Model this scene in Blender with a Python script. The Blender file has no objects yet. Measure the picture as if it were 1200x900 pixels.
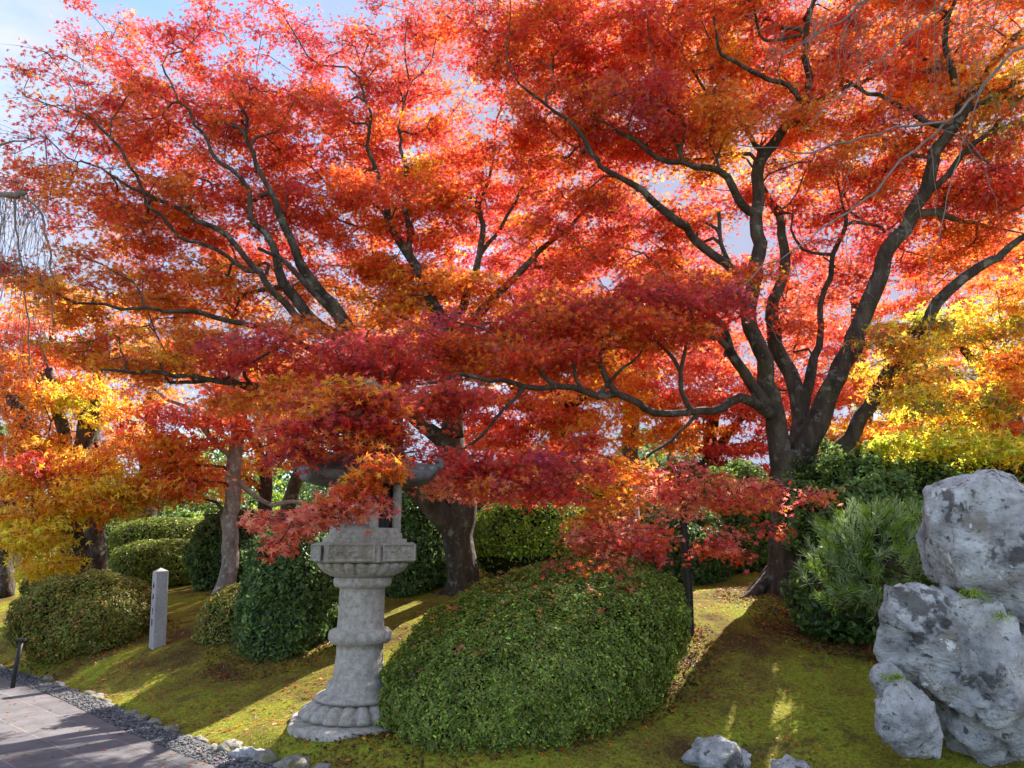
import bpy, bmesh, math, random
import numpy as np
from mathutils import Vector
random.seed(7)
rng = np.random.default_rng(11)
R = math.radians

# ---------------------------------------------------------------- camera, sky, sun, exposure
sc = bpy.context.scene
EYE = 1.6; F = 867.0; PITCH = math.atan(190/867.0)
cd = bpy.data.cameras.new("camera"); cam = bpy.data.objects.new("camera", cd)
sc.collection.objects.link(cam); sc.camera = cam
cam.location = (0, 0, EYE); cam.rotation_euler = (math.pi/2 + PITCH, 0, 0)
cd.sensor_width = 36; cd.lens = 36*F/1200; cd.clip_start = 0.05; cd.clip_end = 3000

SUN_AZ = R(34)      # clockwise from +Y (behind the trees, to the right)
SUN_EL = R(39)
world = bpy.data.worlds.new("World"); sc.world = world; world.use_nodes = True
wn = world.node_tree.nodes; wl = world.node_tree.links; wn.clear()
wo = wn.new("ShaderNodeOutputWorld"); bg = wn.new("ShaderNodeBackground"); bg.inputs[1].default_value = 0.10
sky = wn.new("ShaderNodeTexSky"); sky.sky_type = 'NISHITA'; sky.sun_disc = False
sky.sun_elevation = SUN_EL; sky.sun_rotation = SUN_AZ; sky.air_density = 1.0; sky.dust_density = 0.3; sky.ozone_density = 2.0
tc = wn.new("ShaderNodeTexCoord"); mp = wn.new("ShaderNodeMapping"); mp.inputs['Scale'].default_value = (1, 1, 2.2)
mp.inputs['Location'].default_value = (0.3, 0.1, 0.0)
nz = wn.new("ShaderNodeTexNoise"); nz.inputs['Scale'].default_value = 2.6; nz.inputs['Detail'].default_value = 7; nz.inputs['Roughness'].default_value = 0.55
cr = wn.new("ShaderNodeValToRGB"); cr.color_ramp.elements[0].position = 0.40; cr.color_ramp.elements[1].position = 0.60
cm = wn.new("ShaderNodeMixRGB")
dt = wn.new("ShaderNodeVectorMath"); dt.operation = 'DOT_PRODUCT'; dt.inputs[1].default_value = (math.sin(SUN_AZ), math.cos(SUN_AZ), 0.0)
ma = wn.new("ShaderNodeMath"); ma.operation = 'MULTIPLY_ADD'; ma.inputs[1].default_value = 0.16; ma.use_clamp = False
ccr = wn.new("ShaderNodeValToRGB"); ccr.color_ramp.elements[0].position = 0.25; ccr.color_ramp.elements[0].color = (7.5, 7.3, 7.1, 1); ccr.color_ramp.elements[1].position = 0.72; ccr.color_ramp.elements[1].color = (1.6, 1.75, 2.35, 1)  # clouds opposite the sun, out of view, brightened to add fill light
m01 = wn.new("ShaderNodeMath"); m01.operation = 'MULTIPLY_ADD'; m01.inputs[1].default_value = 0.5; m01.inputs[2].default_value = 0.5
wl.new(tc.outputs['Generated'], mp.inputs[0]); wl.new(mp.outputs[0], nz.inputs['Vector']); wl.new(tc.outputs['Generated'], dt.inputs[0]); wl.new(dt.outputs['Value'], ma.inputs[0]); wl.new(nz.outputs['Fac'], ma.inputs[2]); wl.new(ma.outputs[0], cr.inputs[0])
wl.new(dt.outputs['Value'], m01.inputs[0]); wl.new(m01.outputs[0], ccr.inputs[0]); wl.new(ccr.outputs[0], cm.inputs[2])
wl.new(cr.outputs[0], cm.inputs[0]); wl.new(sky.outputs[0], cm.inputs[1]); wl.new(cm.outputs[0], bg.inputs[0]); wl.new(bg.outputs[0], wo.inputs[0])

sl = bpy.data.lights.new("sun", 'SUN'); sl.energy = 5.0; sl.angle = R(0.5); sl.color = (1.0, 0.93, 0.80)
so = bpy.data.objects.new("sun", sl); sc.collection.objects.link(so)
SD = Vector((math.sin(SUN_AZ)*math.cos(SUN_EL), math.cos(SUN_AZ)*math.cos(SUN_EL), math.sin(SUN_EL)))
so.rotation_euler = SD.to_track_quat('Z', 'Y').to_euler(); so.location = (10, 10, 20)

sc.view_settings.view_transform = 'Standard'; sc.view_settings.look = 'None'
sc.view_settings.exposure = 1.82; sc.view_settings.gamma = 1.0; sc.view_settings.use_curve_mapping = False
sc.render.engine = 'CYCLES'
sc.cycles.use_denoising = True
sc.cycles.max_bounces = 8; sc.cycles.diffuse_bounces = 4; sc.cycles.glossy_bounces = 2; sc.cycles.transmission_bounces = 5
sc.cycles.sample_clamp_indirect = 6.0

# ---------------------------------------------------------------- helpers
def W(u, v, Y):
    """world point seen at photo position (u,v) standing at distance Y"""
    cp, sp = math.cos(PITCH), math.sin(PITCH)
    a = (u-600)/F; b = (450-v)/F
    d = np.array([a, cp - b*sp, sp + b*cp])
    return np.array([0, 0, EYE]) + d*(Y/d[1])
def on_zero(u, v):
    p = W(u, v, 1.0) - np.array([0, 0, EYE]); t = -(EYE-.05)/p[2]
    return p[0]*t, p[1]*t
def hash3(i, j, k, s):
    n = (i.astype(np.int64)*374761393 + j.astype(np.int64)*668265263 + k.astype(np.int64)*2147483647 + s*974634777) & 0xffffffff
    n = ((n ^ (n >> 13))*1274126177) & 0xffffffff
    return ((n ^ (n >> 16)) & 0xffff)/65535.0
def noise(p, s=0):
    p = np.asarray(p, float); i = np.floor(p); f = p-i; f = f*f*(3-2*f); i = i.astype(np.int64)
    r = 0
    for dx in (0, 1):
        for dy in (0, 1):
            for dz in (0, 1):
                w = (f[:, 0] if dx else 1-f[:, 0])*(f[:, 1] if dy else 1-f[:, 1])*(f[:, 2] if dz else 1-f[:, 2])
                r = r + w*hash3(i[:, 0]+dx, i[:, 1]+dy, i[:, 2]+dz, s)
    return r*2-1
def fbm(p, o=4, s=0):
    p = np.asarray(p, float); r = 0; a = 1
    for k in range(o):
        r = r + a*noise(p*(2**k)+k*17.3, s+k); a *= .5
    return r
def ss(a, b, x):
    t = np.clip((x-a)/(b-a), 0, 1); return t*t*(3-2*t)
def unit(a): return a/np.maximum(np.linalg.norm(a, axis=-1, keepdims=True), 1e-9)

def mesh(name, verts, faces, mat, parent=None, smooth=True, col=None):
    """faces: array (n,k) or list of such arrays / lists"""
    me = bpy.data.meshes.new(name)
    verts = np.asarray(verts, dtype=np.float32)
    if isinstance(faces, np.ndarray): groups = [faces]
    elif len(faces) and isinstance(faces[0], np.ndarray): groups = [f for f in faces if len(f)]
    else:
        by = {}
        for f in faces: by.setdefault(len(f), []).append(f)
        groups = [np.array(v) for v in by.values()]
    idx = np.concatenate([g.ravel() for g in groups]).astype(np.int32)
    tot = np.concatenate([np.full(len(g), g.shape[1]) for g in groups]).astype(np.int32)
    st = np.concatenate([[0], np.cumsum(tot)[:-1]]).astype(np.int32)
    me.vertices.add(len(verts)); me.vertices.foreach_set("co", verts.ravel())
    me.loops.add(len(idx)); me.loops.foreach_set("vertex_index", idx)
    me.polygons.add(len(tot)); me.polygons.foreach_set("loop_start", st)
    try: me.polygons.foreach_set("loop_total", tot)
    except Exception: pass
    me.polygons.foreach_set("use_smooth", np.full(len(tot), bool(smooth)))
    me.update(calc_edges=True)
    if col is not None:
        a = me.color_attributes.new("tone", 'FLOAT_COLOR', 'POINT')
        c = np.ones((len(verts), 4), np.float32); c[:, :3] = col
        a.data.foreach_set("color", c.ravel())
    if mat: me.materials.append(mat)
    o = bpy.data.objects.new(name, me); sc.collection.objects.link(o)
    if parent: o.parent = parent; o.location = -np.array(parent.location)
    return o
def tag(o, label=None, cat=None, group=None, kind=None):
    if label: o['label'] = label
    if cat: o['category'] = cat
    if group: o['group'] = group
    if kind: o['kind'] = kind
    return o
def empty(name, loc, label, cat, group=None):
    o = bpy.data.objects.new(name, None); sc.collection.objects.link(o); o.location = [float(x) for x in loc]
    o.empty_display_size = .2
    return tag(o, label, cat, group)
def join(parts):
    """[(verts, faces-array-list)] -> one"""
    V = []; Fs = {}; n = 0
    for v, fs in parts:
        v = np.asarray(v)
        if isinstance(fs, np.ndarray): fs = [fs]
        for f in fs:
            f = np.asarray(f)
            if len(f): Fs.setdefault(f.shape[1], []).append(f+n)
        V.append(v); n += len(v)
    return np.concatenate(V), [np.concatenate(f) for f in Fs.values()]

def tube(pts, rad, n=8, cap=True, rough=0, seed=0):
    pts = np.asarray(pts, float); rad = np.asarray(rad, float); m = len(pts)
    T = np.zeros_like(pts); T[1:-1] = pts[2:]-pts[:-2]; T[0] = pts[1]-pts[0]; T[-1] = pts[-1]-pts[-2]; T = unit(T)
    a = np.array([1., 0, 0]) if abs(T[0][0]) < .8 else np.array([0, 1., 0])
    N = np.zeros_like(pts); x = a - T[0]*a.dot(T[0]); N[0] = x/np.linalg.norm(x)
    for i in range(1, m):
        x = N[i-1]-T[i]*N[i-1].dot(T[i]); l = np.linalg.norm(x); N[i] = x/l if l > 1e-6 else N[i-1]
    B = np.cross(T, N); th = np.arange(n)*2*math.pi/n
    rr = np.repeat(rad[:, None], n, 1)
    if rough:
        q = pts[:, None, :]*1.0 + (np.cos(th)[None, :, None]*N[:, None]+np.sin(th)[None, :, None]*B[:, None])*rad[:, None, None]
        q = q.reshape(-1, 3)
        rr = rr*(1+rough*(fbm(q*np.array([6, 6, 2.2]), 3, seed)).reshape(m, n))
    V = pts[:, None, :] + rr[:, :, None]*(np.cos(th)[None, :, None]*N[:, None, :] + np.sin(th)[None, :, None]*B[:, None, :])
    V = V.reshape(-1, 3); i = np.arange(m-1)[:, None]*n; j = np.arange(n)[None, :]; k = (j+1) % n
    Q = np.stack([i+j, i+k, i+n+k, i+n+j], -1).reshape(-1, 4)
    fs = [Q]
    if cap and n > 2:
        V = np.concatenate([V, pts[:1], pts[-1:]]); c0 = m*n; c1 = m*n+1; j = np.arange(n); k = (j+1) % n
        fs.append(np.concatenate([np.stack([np.full(n, c0), k, j], -1), np.stack([np.full(n, c1), (m-1)*n+j, (m-1)*n+k], -1)]))
    return V, fs
def catmull(P, step=.12):
    P = np.asarray(P, float); out = []
    Q = np.concatenate([[2*P[0]-P[1]], P, [2*P[-1]-P[-2]]])
    for i in range(1, len(Q)-2):
        L = np.linalg.norm((Q[i+1]-Q[i])[:3]); n = max(2, int(L/step))
        for t in np.arange(n)/n:
            out.append(.5*((2*Q[i])+(-Q[i-1]+Q[i+1])*t+(2*Q[i-1]-5*Q[i]+4*Q[i+1]-Q[i+2])*t*t+(-Q[i-1]+3*Q[i]-3*Q[i+1]+Q[i+2])*t**3))
    out.append(P[-1]); return np.array(out)
def lathe(prof, n=48, center=(0, 0, 0), mod=None, arc=2*math.pi):
    """prof: [(r,z)], closed to the axis at both ends when r=0; mod(th, i, r, z)->(r,z)"""
    V = []; th = np.arange(n)*2*math.pi/n; m = len(prof)
    for i, (r, z) in enumerate(prof):
        rr = np.full(n, float(r)); zz = np.full(n, float(z))
        if mod: rr, zz = mod(th, i, rr, zz)
        V.append(np.stack([rr*np.cos(th), rr*np.sin(th), zz], -1))
    V = np.concatenate(V)+np.array(center); i = np.arange(m-1)[:, None]*n; j = np.arange(n)[None, :]; k = (j+1) % n
    return V, [np.stack([i+j, i+k, i+n+k, i+n+j], -1).reshape(-1, 4)]
def hexprism(prof, rot, center, sides=6, sub=1):
    """stack of hexagonal rings (r,z); vertices subdivided along sides"""
    V = []
    for r, z in prof:
        c = [np.array([r*math.cos(rot+k*2*math.pi/sides), r*math.sin(rot+k*2*math.pi/sides), z]) for k in range(sides)]
        for k in range(sides):
            for s in range(sub): V.append(c[k]+(c[(k+1) % sides]-c[k])*s/sub)
    n = sides*sub; V = np.array(V)+np.array(center); m = len(prof)
    i = np.arange(m-1)[:, None]*n; j = np.arange(n)[None, :]; k = (j+1) % n
    return V, [np.stack([i+j, i+k, i+n+k, i+n+j], -1).reshape(-1, 4)]
def box(c, s, yaw=0, bev=0):
    x, y, z = np.array(s)/2; v = []
    for sz in (-1, 1):
        for sx, sy in ((-1, -1), (1, -1), (1, 1), (-1, 1)): v.append([sx*x, sy*y, sz*z])
    v = np.array(v); cy, sy_ = math.cos(yaw), math.sin(yaw)
    v = np.stack([v[:, 0]*cy-v[:, 1]*sy_, v[:, 0]*sy_+v[:, 1]*cy, v[:, 2]], -1)+np.array(c)
    return v, [np.array([[3, 2, 1, 0], [4, 5, 6, 7], [0, 1, 5, 4], [1, 2, 6, 5], [2, 3, 7, 6], [3, 0, 4, 7]])]
def ico(sub):
    bm = bmesh.new(); bmesh.ops.create_icosphere(bm, subdivisions=sub, radius=1)
    v = np.array([x.co[:] for x in bm.verts]); f = np.array([[x.index for x in g.verts] for g in bm.faces]); bm.free()
    return v, f
ICO = {k: ico(k) for k in (2, 3, 4, 5, 6)}

# ---------------------------------------------------------------- materials
def mat(name):
    m = bpy.data.materials.new(name); m.use_nodes = True; n = m.node_tree.nodes; n.clear()
    return m, n, m.node_tree.links
def N(n, t, **k):
    x = n.new(t)
    for a, b in k.items(): setattr(x, a, b)
    return x
def ramp(n, stops, interp='LINEAR'):
    r = n.new("ShaderNodeValToRGB"); e = r.color_ramp.elements; r.color_ramp.interpolation = interp
    while len(e) > 1: e.remove(e[-1])
    e[0].position = stops[0][0]; e[0].color = (*stops[0][1], 1)
    for p, c in stops[1:]:
        x = e.new(p); x.color = (*c, 1)
    return r
def leaf_mat(name, trans=.5, gloss=.06, rough=.4, tgam=1.0):
    m, n, l = mat(name); o = n.new("ShaderNodeOutputMaterial")
    a = n.new("ShaderNodeAttribute"); a.attribute_name = "tone"
    d = n.new("ShaderNodeBsdfDiffuse"); t = n.new("ShaderNodeBsdfTranslucent"); g = n.new("ShaderNodeBsdfGlossy")
    g.inputs['Roughness'].default_value = rough; g.inputs['Color'].default_value = (.9, .9, .9, 1)
    l.new(a.outputs['Color'], d.inputs[0])
    x = n.new("ShaderNodeGamma"); x.inputs[1].default_value = tgam; l.new(a.outputs['Color'], x.inputs[0]); l.new(x.outputs[0], t.inputs[0])
    m1 = n.new("ShaderNodeMixShader"); m1.inputs[0].default_value = trans
    m2 = n.new("ShaderNodeMixShader"); m2.inputs[0].default_value = gloss
    l.new(d.outputs[0], m1.inputs[1]); l.new(t.outputs[0], m1.inputs[2]); l.new(m1.outputs[0], m2.inputs[1]); l.new(g.outputs[0], m2.inputs[2])
    l.new(m2.outputs[0], o.inputs[0]); return m
def solid_mat(name, stops, scale=8, rough=.85, bump=.4, bscale=40, detail=6, dist=.02, spots=None, mapscale=(1, 1, 1), spec=.3, extra=None):
    m, n, l = mat(name); o = n.new("ShaderNodeOutputMaterial"); p = n.new("ShaderNodeBsdfPrincipled"); l.new(p.outputs[0], o.inputs[0])
    t = n.new("ShaderNodeTexCoord"); mp = n.new("ShaderNodeMapping"); mp.inputs['Scale'].default_value = mapscale; l.new(t.outputs['Object'], mp.inputs[0])
    z = n.new("ShaderNodeTexNoise"); z.inputs['Scale'].default_value = scale; z.inputs['Detail'].default_value = detail; z.inputs['Roughness'].default_value = .6
    l.new(mp.outputs[0], z.inputs['Vector']); r = ramp(n, stops); l.new(z.outputs['Fac'], r.inputs[0]); c = r.outputs[0]
    for (sc_, lo, hi, colr, amt) in (spots or []):
        z2 = n.new("ShaderNodeTexNoise"); z2.inputs['Scale'].default_value = sc_; z2.inputs['Detail'].default_value = 5; z2.inputs['Roughness'].default_value = .65
        l.new(t.outputs['Object'], z2.inputs['Vector'])
        r2 = ramp(n, [(lo, (0, 0, 0)), (hi, (amt, amt, amt))]); l.new(z2.outputs['Fac'], r2.inputs[0])
        x = n.new("ShaderNodeMixRGB"); x.inputs[2].default_value = (*colr, 1); l.new(r2.outputs[0], x.inputs[0]); l.new(c, x.inputs[1]); c = x.outputs[0]
    l.new(c, p.inputs['Base Color']); p.inputs['Roughness'].default_value = rough; p.inputs['Specular IOR Level'].default_value = spec
    b = n.new("ShaderNodeBump"); b.inputs['Strength'].default_value = bump; b.inputs['Distance'].default_value = dist
    z3 = n.new("ShaderNodeTexNoise"); z3.inputs['Scale'].default_value = bscale; z3.inputs['Detail'].default_value = 8; z3.inputs['Roughness'].default_value = .65
    l.new(mp.outputs[0], z3.inputs['Vector']); l.new(z3.outputs['Fac'], b.inputs['Height']); l.new(b.outputs[0], p.inputs['Normal'])
    return m
M_MAPLE = leaf_mat("maple_leaf", .66, .04, .45, .78)
M_GREEN = leaf_mat("evergreen_leaf", .42, .035, .4, .8)
M_HEDGE = leaf_mat("azalea_leaf", .34, .03, .45, .85)
M_NEEDLE = leaf_mat("pine_needle", .3, .10, .35)
M_BARK = solid_mat("maple_bark", [(.3, (.022, .016, .013)), (.5, (.062, .044, .035)), (.72, (.13, .10, .08))], 7, .9, 1.0, 18, mapscale=(1, 1, .3), dist=.09, detail=10,
                   spots=[(5.5, .56, .66, (.22, .22, .19), .75), (3.2, .58, .70, (.075, .085, .025), .7), (17, .63, .7, (.35, .36, .32), .7)])
M_BARK_S = solid_mat("spotted_bark", [(.3, (.14, .11, .10)), (.6, (.28, .235, .215))], 7, .9, .8, 24, mapscale=(1, 1, .5), dist=.03,
                   spots=[(13, .52, .60, (.40, .36, .33), .85), (22, .60, .66, (.05, .035, .03), .7)])
M_TWIG = solid_mat("twig_bark", [(.3, (.045, .028, .024)), (.7, (.11, .08, .066))], 9, .85, .3, 40)
M_PALETWIG = solid_mat("pale_twig", [(.3, (.11, .085, .075)), (.7, (.24, .20, .185))], 9, .85, .3, 40)
M_CORE = solid_mat("shrub_core", [(.3, (.010, .012, .006)), (.7, (.03, .03, .012))], 14, .95, .5, 30)  # near-black colour of the solid core filling each shrub
M_STONE = solid_mat("lantern_granite", [(.3, (.27, .24, .215)), (.6, (.46, .42, .38))], 22, .9, .8, 70, dist=.02,
                    spots=[(1.8, .50, .72, (.17, .15, .13), .75), (70, .57, .64, (.14, .13, .125), .6), (9, .58, .66, (.55, .52, .47), .5), (3.5, .54, .66, (.21, .21, .115), .6)])
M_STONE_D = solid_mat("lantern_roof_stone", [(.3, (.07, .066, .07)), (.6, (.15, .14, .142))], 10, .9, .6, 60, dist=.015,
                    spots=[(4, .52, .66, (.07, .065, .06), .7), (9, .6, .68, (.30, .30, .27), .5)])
M_MARK = solid_mat("marker_granite", [(.3, (.27, .25, .26)), (.7, (.40, .38, .39))], 40, .8, .3, 120, dist=.006, spots=[(2.5, .52, .7, (.22, .2, .2), .5)])
M_BLACK = solid_mat("black_paint", [(.3, (.012, .012, .013)), (.7, (.025, .023, .022))], 12, .55, .3, 60, dist=.004)
M_INK = solid_mat("carved_ink", [(.3, (.03, .03, .03)), (.7, (.06, .06, .06))], 12, .9, .1, 60)

# ---------------------------------------------------------------- the lie of the land
edge_px = [(-120, 745), (0, 783), (28, 790), (100, 815), (180, 850), (240, 873), (290, 890), (350, 899), (430, 917), (600, 935), (740, 930), (830, 908), (900, 910), (1010, 930), (1200, 955), (1500, 980)]
EP = np.array([on_zero(u, v) for u, v in edge_px])
EP = np.concatenate([[(-60, 62), (-30, 32), (-15, 18.2)], EP[EP[:, 0] > -12], [(12, 5.6), (60, 6)]]); EP = EP[np.argsort(EP[:, 0])]
def yE(x): return np.interp(x, EP[:, 0], EP[:, 1])
GP = [(262, 697, 12.5), (400, 868, 5.95), (418, 860, 6.3), (183, 762, 9.4), (480, 882, 5.55), (808, 748, 7.6), (540, 700, 10), (915, 698, 9.3), (1030, 880, 5.75), (1200, 885, 5.75),
      (1000, 735, 8.3), (850, 800, 6.8), (40, 768, 10.8), (100, 772, 9.6), (20, 700, 15), (200, 690, 15), (600, 660, 18), (1100, 660, 13), (350, 780, 8.2), (240, 745, 10),
      (640, 860, 6.0), (720, 800, 7.0), (330, 840, 7), (870, 705, 9.3), (830, 690, 10.5), (420, 760, 8.4), (60, 740, 12), (1250, 800, 7.5), (1250, 700, 10), (-80, 690, 17), (450, 690, 12)]
PW = np.array([W(*g) for g in GP]); 
zero = np.array([(x, yE(x)-dd, 0) for x in (-9, -7, -5, -4, -3, -2, -1, 0, 1, 2, 3, 4.5) for dd in (0, 1.5)])
far = np.array([(x, y, 1.5) for x in (-20, -8, 4, 15) for y in (26,)]+[(12, 12, 1.2), (12, 8, .6), (10, 6, 0)])
CP = np.concatenate([PW, zero, far])
def tps(r2): return np.where(r2 > 1e-9, r2*np.log(np.maximum(r2, 1e-9)), 0)
nC = len(CP); D2 = ((CP[:, None, :2]-CP[None, :, :2])**2).sum(-1); A = np.zeros((nC+3, nC+3)); A[:nC, :nC] = tps(D2)+np.eye(nC)*.6
A[:nC, nC] = 1; A[:nC, nC+1:] = CP[:, :2]; A[nC:, :nC] = A[:nC, nC:].T
SOL = np.linalg.solve(A, np.concatenate([CP[:, 2], [0, 0, 0]]))
LAN = W(418, 863, 5.98); LAN[0] = W(418, 850, 6.55)[0]
def ground(x, y):
    x = np.atleast_1d(np.asarray(x, float)); y = np.atleast_1d(np.asarray(y, float)); z = np.zeros(len(x))
    for s in range(0, len(x), 20000):
        xx, yy = x[s:s+20000], y[s:s+20000]
        d2 = (xx[:, None]-CP[None, :, 0])**2+(yy[:, None]-CP[None, :, 1])**2
        z[s:s+20000] = tps(d2)@SOL[:nC]+SOL[nC]+SOL[nC+1]*xx+SOL[nC+2]*yy
    rr = np.hypot(x, y-8); k = ss(13, 26, rr); z = np.clip(z, 0, 2.2)*(1-k)+1.5*k
    sl_ = (yE(x+.1)-yE(x-.1))/.2; d = (y-yE(x))/np.sqrt(1+sl_**2)
    z = z*ss(0, .45, d)+.05*ss(0, .12, d)
    kl = np.exp(-(np.hypot(x-LAN[0], y-6.55)/.85)**4)*ss(0, .3, d); z = z*(1-kl)+kl*LAN[2]
    q = np.stack([x, y, np.zeros(len(x))], -1)
    return z+ss(.1, .6, d)*(.018*fbm(q*2.2, 3, 5)+.035*fbm(q*.6, 2, 9))
def G(x, y): return float(ground([x], [y])[0])
def stand(u, v, Y):
    p = W(u, v, Y); return np.array([p[0], p[1], G(p[0], p[1])])

def axis(lo, hi, st, far_):
    a = list(np.arange(lo, hi, st)); s = st; x = a[-1]
    while x < far_: s *= 1.18; x += s; a.append(x)
    s = st; x = lo; b = []
    while x > -far_: s *= 1.18; x -= s; b.append(x)
    return np.array(b[::-1]+a)
gx = axis(-7, 5.5, .055, 900); gy = axis(3.2, 13, .055, 900)
XX, YY = np.meshgrid(gx, gy); ZZ = ground(XX.ravel(), YY.ravel())
i = np.arange(len(gy)-1)[:, None]*len(gx); j = np.arange(len(gx)-1)[None, :]
gq = np.stack([i+j, i+j+1, i+len(gx)+j+1, i+len(gx)+j], -1).reshape(-1, 4)
def moss_mat():
    m, n, l = mat("moss_ground"); o = n.new("ShaderNodeOutputMaterial"); p = n.new("ShaderNodeBsdfPrincipled"); l.new(p.outputs[0], o.inputs[0])
    t = n.new("ShaderNodeTexCoord")
    def nz_(s, d=6, r=.6):
        z = n.new("ShaderNodeTexNoise"); z.inputs['Scale'].default_value = s; z.inputs['Detail'].default_value = d; z.inputs['Roughness'].default_value = r
        l.new(t.outputs['Object'], z.inputs['Vector']); return z.outputs['Fac']
    r1 = ramp(n, [(.34, (.11, .066, .028)), (.45, (.20, .165, .032)), (.56, (.26, .27, .030)), (.70, (.23, .33, .035))]); l.new(nz_(1.1, 8, .68), r1.inputs[0])
    r2 = ramp(n, [(.35, (.45, .38, .33)), (.62, (1.3, 1.3, 1.2))]); l.new(nz_(38, 6, .7), r2.inputs[0])
    x = n.new("ShaderNodeMixRGB"); x.blend_type = 'MULTIPLY'; x.inputs[0].default_value = 1; l.new(r1.outputs[0], x.inputs[1]); l.new(r2.outputs[0], x.inputs[2])
    r3 = ramp(n, [(.56, (0, 0, 0)), (.66, (.8, .8, .8))]); l.new(nz_(2.7, 7, .7), r3.inputs[0])
    y = n.new("ShaderNodeMixRGB"); y.inputs[2].default_value = (.075, .043, .028, 1); l.new(r3.outputs[0], y.inputs[0]); l.new(x.outputs[0], y.inputs[1])
    l.new(y.outputs[0], p.inputs['Base Color']); p.inputs['Roughness'].default_value = 1; p.inputs['Specular IOR Level'].default_value = .1
    b = n.new("ShaderNodeBump"); b.inputs['Strength'].default_value = .9; b.inputs['Distance'].default_value = .03; l.new(nz_(55, 8, .75), b.inputs['Height']); l.new(b.outputs[0], p.inputs['Normal'])
    return m
g = mesh("ground", np.stack([XX.ravel(), YY.ravel(), ZZ], -1), gq, moss_mat()); tag(g, kind='structure')

# gravel verge and paved path
def strip(name, off0, off1, z, m, kind='structure'):
    xs = np.concatenate([np.linspace(-30, -8, 30), np.linspace(-8, 5, 140), np.linspace(5, 12, 10)])
    sl_ = (yE(xs+.1)-yE(xs-.1))/.2; k = np.sqrt(1+sl_**2)
    rows = [np.stack([xs, yE(xs)-k*(off0+(off1-off0)*t), np.full(len(xs), z)], -1) for t in np.linspace(0, 1, 6)]
    V = np.concatenate(rows); n_ = len(xs); i = np.arange(5)[:, None]*n_; j = np.arange(n_-1)[None, :]
    Q = np.stack([i+j, i+n_+j, i+n_+j+1, i+j+1], -1).reshape(-1, 4)
    return tag(mesh(name, V, Q, m), kind=kind)
def paver_mat():
    m, n, l = mat("path_pavers"); o = n.new("ShaderNodeOutputMaterial"); p = n.new("ShaderNodeBsdfPrincipled"); l.new(p.outputs[0], o.inputs[0])
    t = n.new("ShaderNodeTexCoord"); mp = n.new("ShaderNodeMapping"); mp.inputs['Rotation'].default_value = (0, 0, R(41)); l.new(t.outputs['Object'], mp.inputs[0])
    b = n.new("ShaderNodeTexBrick"); b.inputs['Scale'].default_value = 1; b.inputs['Brick Width'].default_value = .8; b.inputs['Row Height'].default_value = .4; b.inputs['Mortar Size'].default_value = .005
    b.inputs['Color1'].default_value = (.125, .116, .125, 1); b.inputs['Color2'].default_value = (.09, .083, .092, 1); b.inputs['Mortar'].default_value = (.20, .185, .19, 1); b.inputs['Mortar Smooth'].default_value = .3
    l.new(mp.outputs[0], b.inputs['Vector'])
    z = n.new("ShaderNodeTexNoise"); z.inputs['Scale'].default_value = 5; z.inputs['Detail'].default_value = 9; z.inputs['Roughness'].default_value = .7; l.new(t.outputs['Object'], z.inputs['Vector'])
    r = ramp(n, [(.3, (.65, .63, .62)), (.7, (1.25, 1.25, 1.3))]); l.new(z.outputs['Fac'], r.inputs[0])
    x = n.new("ShaderNodeMixRGB"); x.blend_type = 'MULTIPLY'; x.inputs[0].default_value = 1; l.new(b.outputs[0], x.inputs[1]); l.new(r.outputs[0], x.inputs[2])
    l.new(x.outputs[0], p.inputs['Base Color']); p.inputs['Roughness'].default_value = .75
    bb = n.new("ShaderNodeBump"); bb.inputs['Strength'].default_value = .5; bb.inputs['Distance'].default_value = .006
    z2 = n.new("ShaderNodeTexNoise"); z2.inputs['Scale'].default_value = 90; z2.inputs['Detail'].default_value = 4; l.new(t.outputs['Object'], z2.inputs['Vector'])
    ma = n.new("ShaderNodeMath"); ma.operation = 'SUBTRACT'; l.new(z2.outputs['Fac'], ma.inputs[0]); l.new(b.outputs['Fac'], ma.inputs[1]); l.new(ma.outputs[0], bb.inputs['Height']); l.new(bb.outputs[0], p.inputs['Normal'])
    return m
M_GRAVEL = solid_mat("gravel", [(.3, (.05, .046, .05)), (.55, (.11, .105, .115)), (.7, (.22, .21, .22))], 60, .9, 1, 70, dist=.02)
strip("gravel_verge", -.02, .36, .056, M_GRAVEL)
strip("path", .27, 9, .062, paver_mat())
g.location.z = 0
xs = []
while len(xs) < 5200:
    x = rng.uniform(-7.5, 1.2); d = rng.uniform(.02, .265); sl_ = (yE(x+.1)-yE(x-.1))/.2
    y = yE(x)-d*math.sqrt(1+sl_**2); xs.append((x, y))
PV = np.array(xs); v0, f0 = ICO[2]; bm = bmesh.new(); bmesh.ops.create_icosphere(bm, subdivisions=1, radius=1)
v1 = np.array([x.co[:] for x in bm.verts]); f1 = np.array([[x.index for x in q.verts] for q in bm.faces]); bm.free()
nP = len(PV); s = rng.uniform(.007, .017, (nP, 1, 1))*rng.uniform(.6, 1.3, (nP, 1, 3)); th = rng.uniform(0, 6.28, nP)
vv = v1[None]*s; vv = np.stack([vv[..., 0]*np.cos(th)[:, None]-vv[..., 1]*np.sin(th)[:, None], vv[..., 0]*np.sin(th)[:, None]+vv[..., 1]*np.cos(th)[:, None], vv[..., 2]*.7], -1)
vv += np.stack([PV[:, 0], PV[:, 1], np.full(nP, .062)], -1)[:, None]
tone = np.repeat(rng.uniform(.04, .17, (nP, 1))*np.array([[1, .97, 1.04]]), len(v1), 0)
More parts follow.
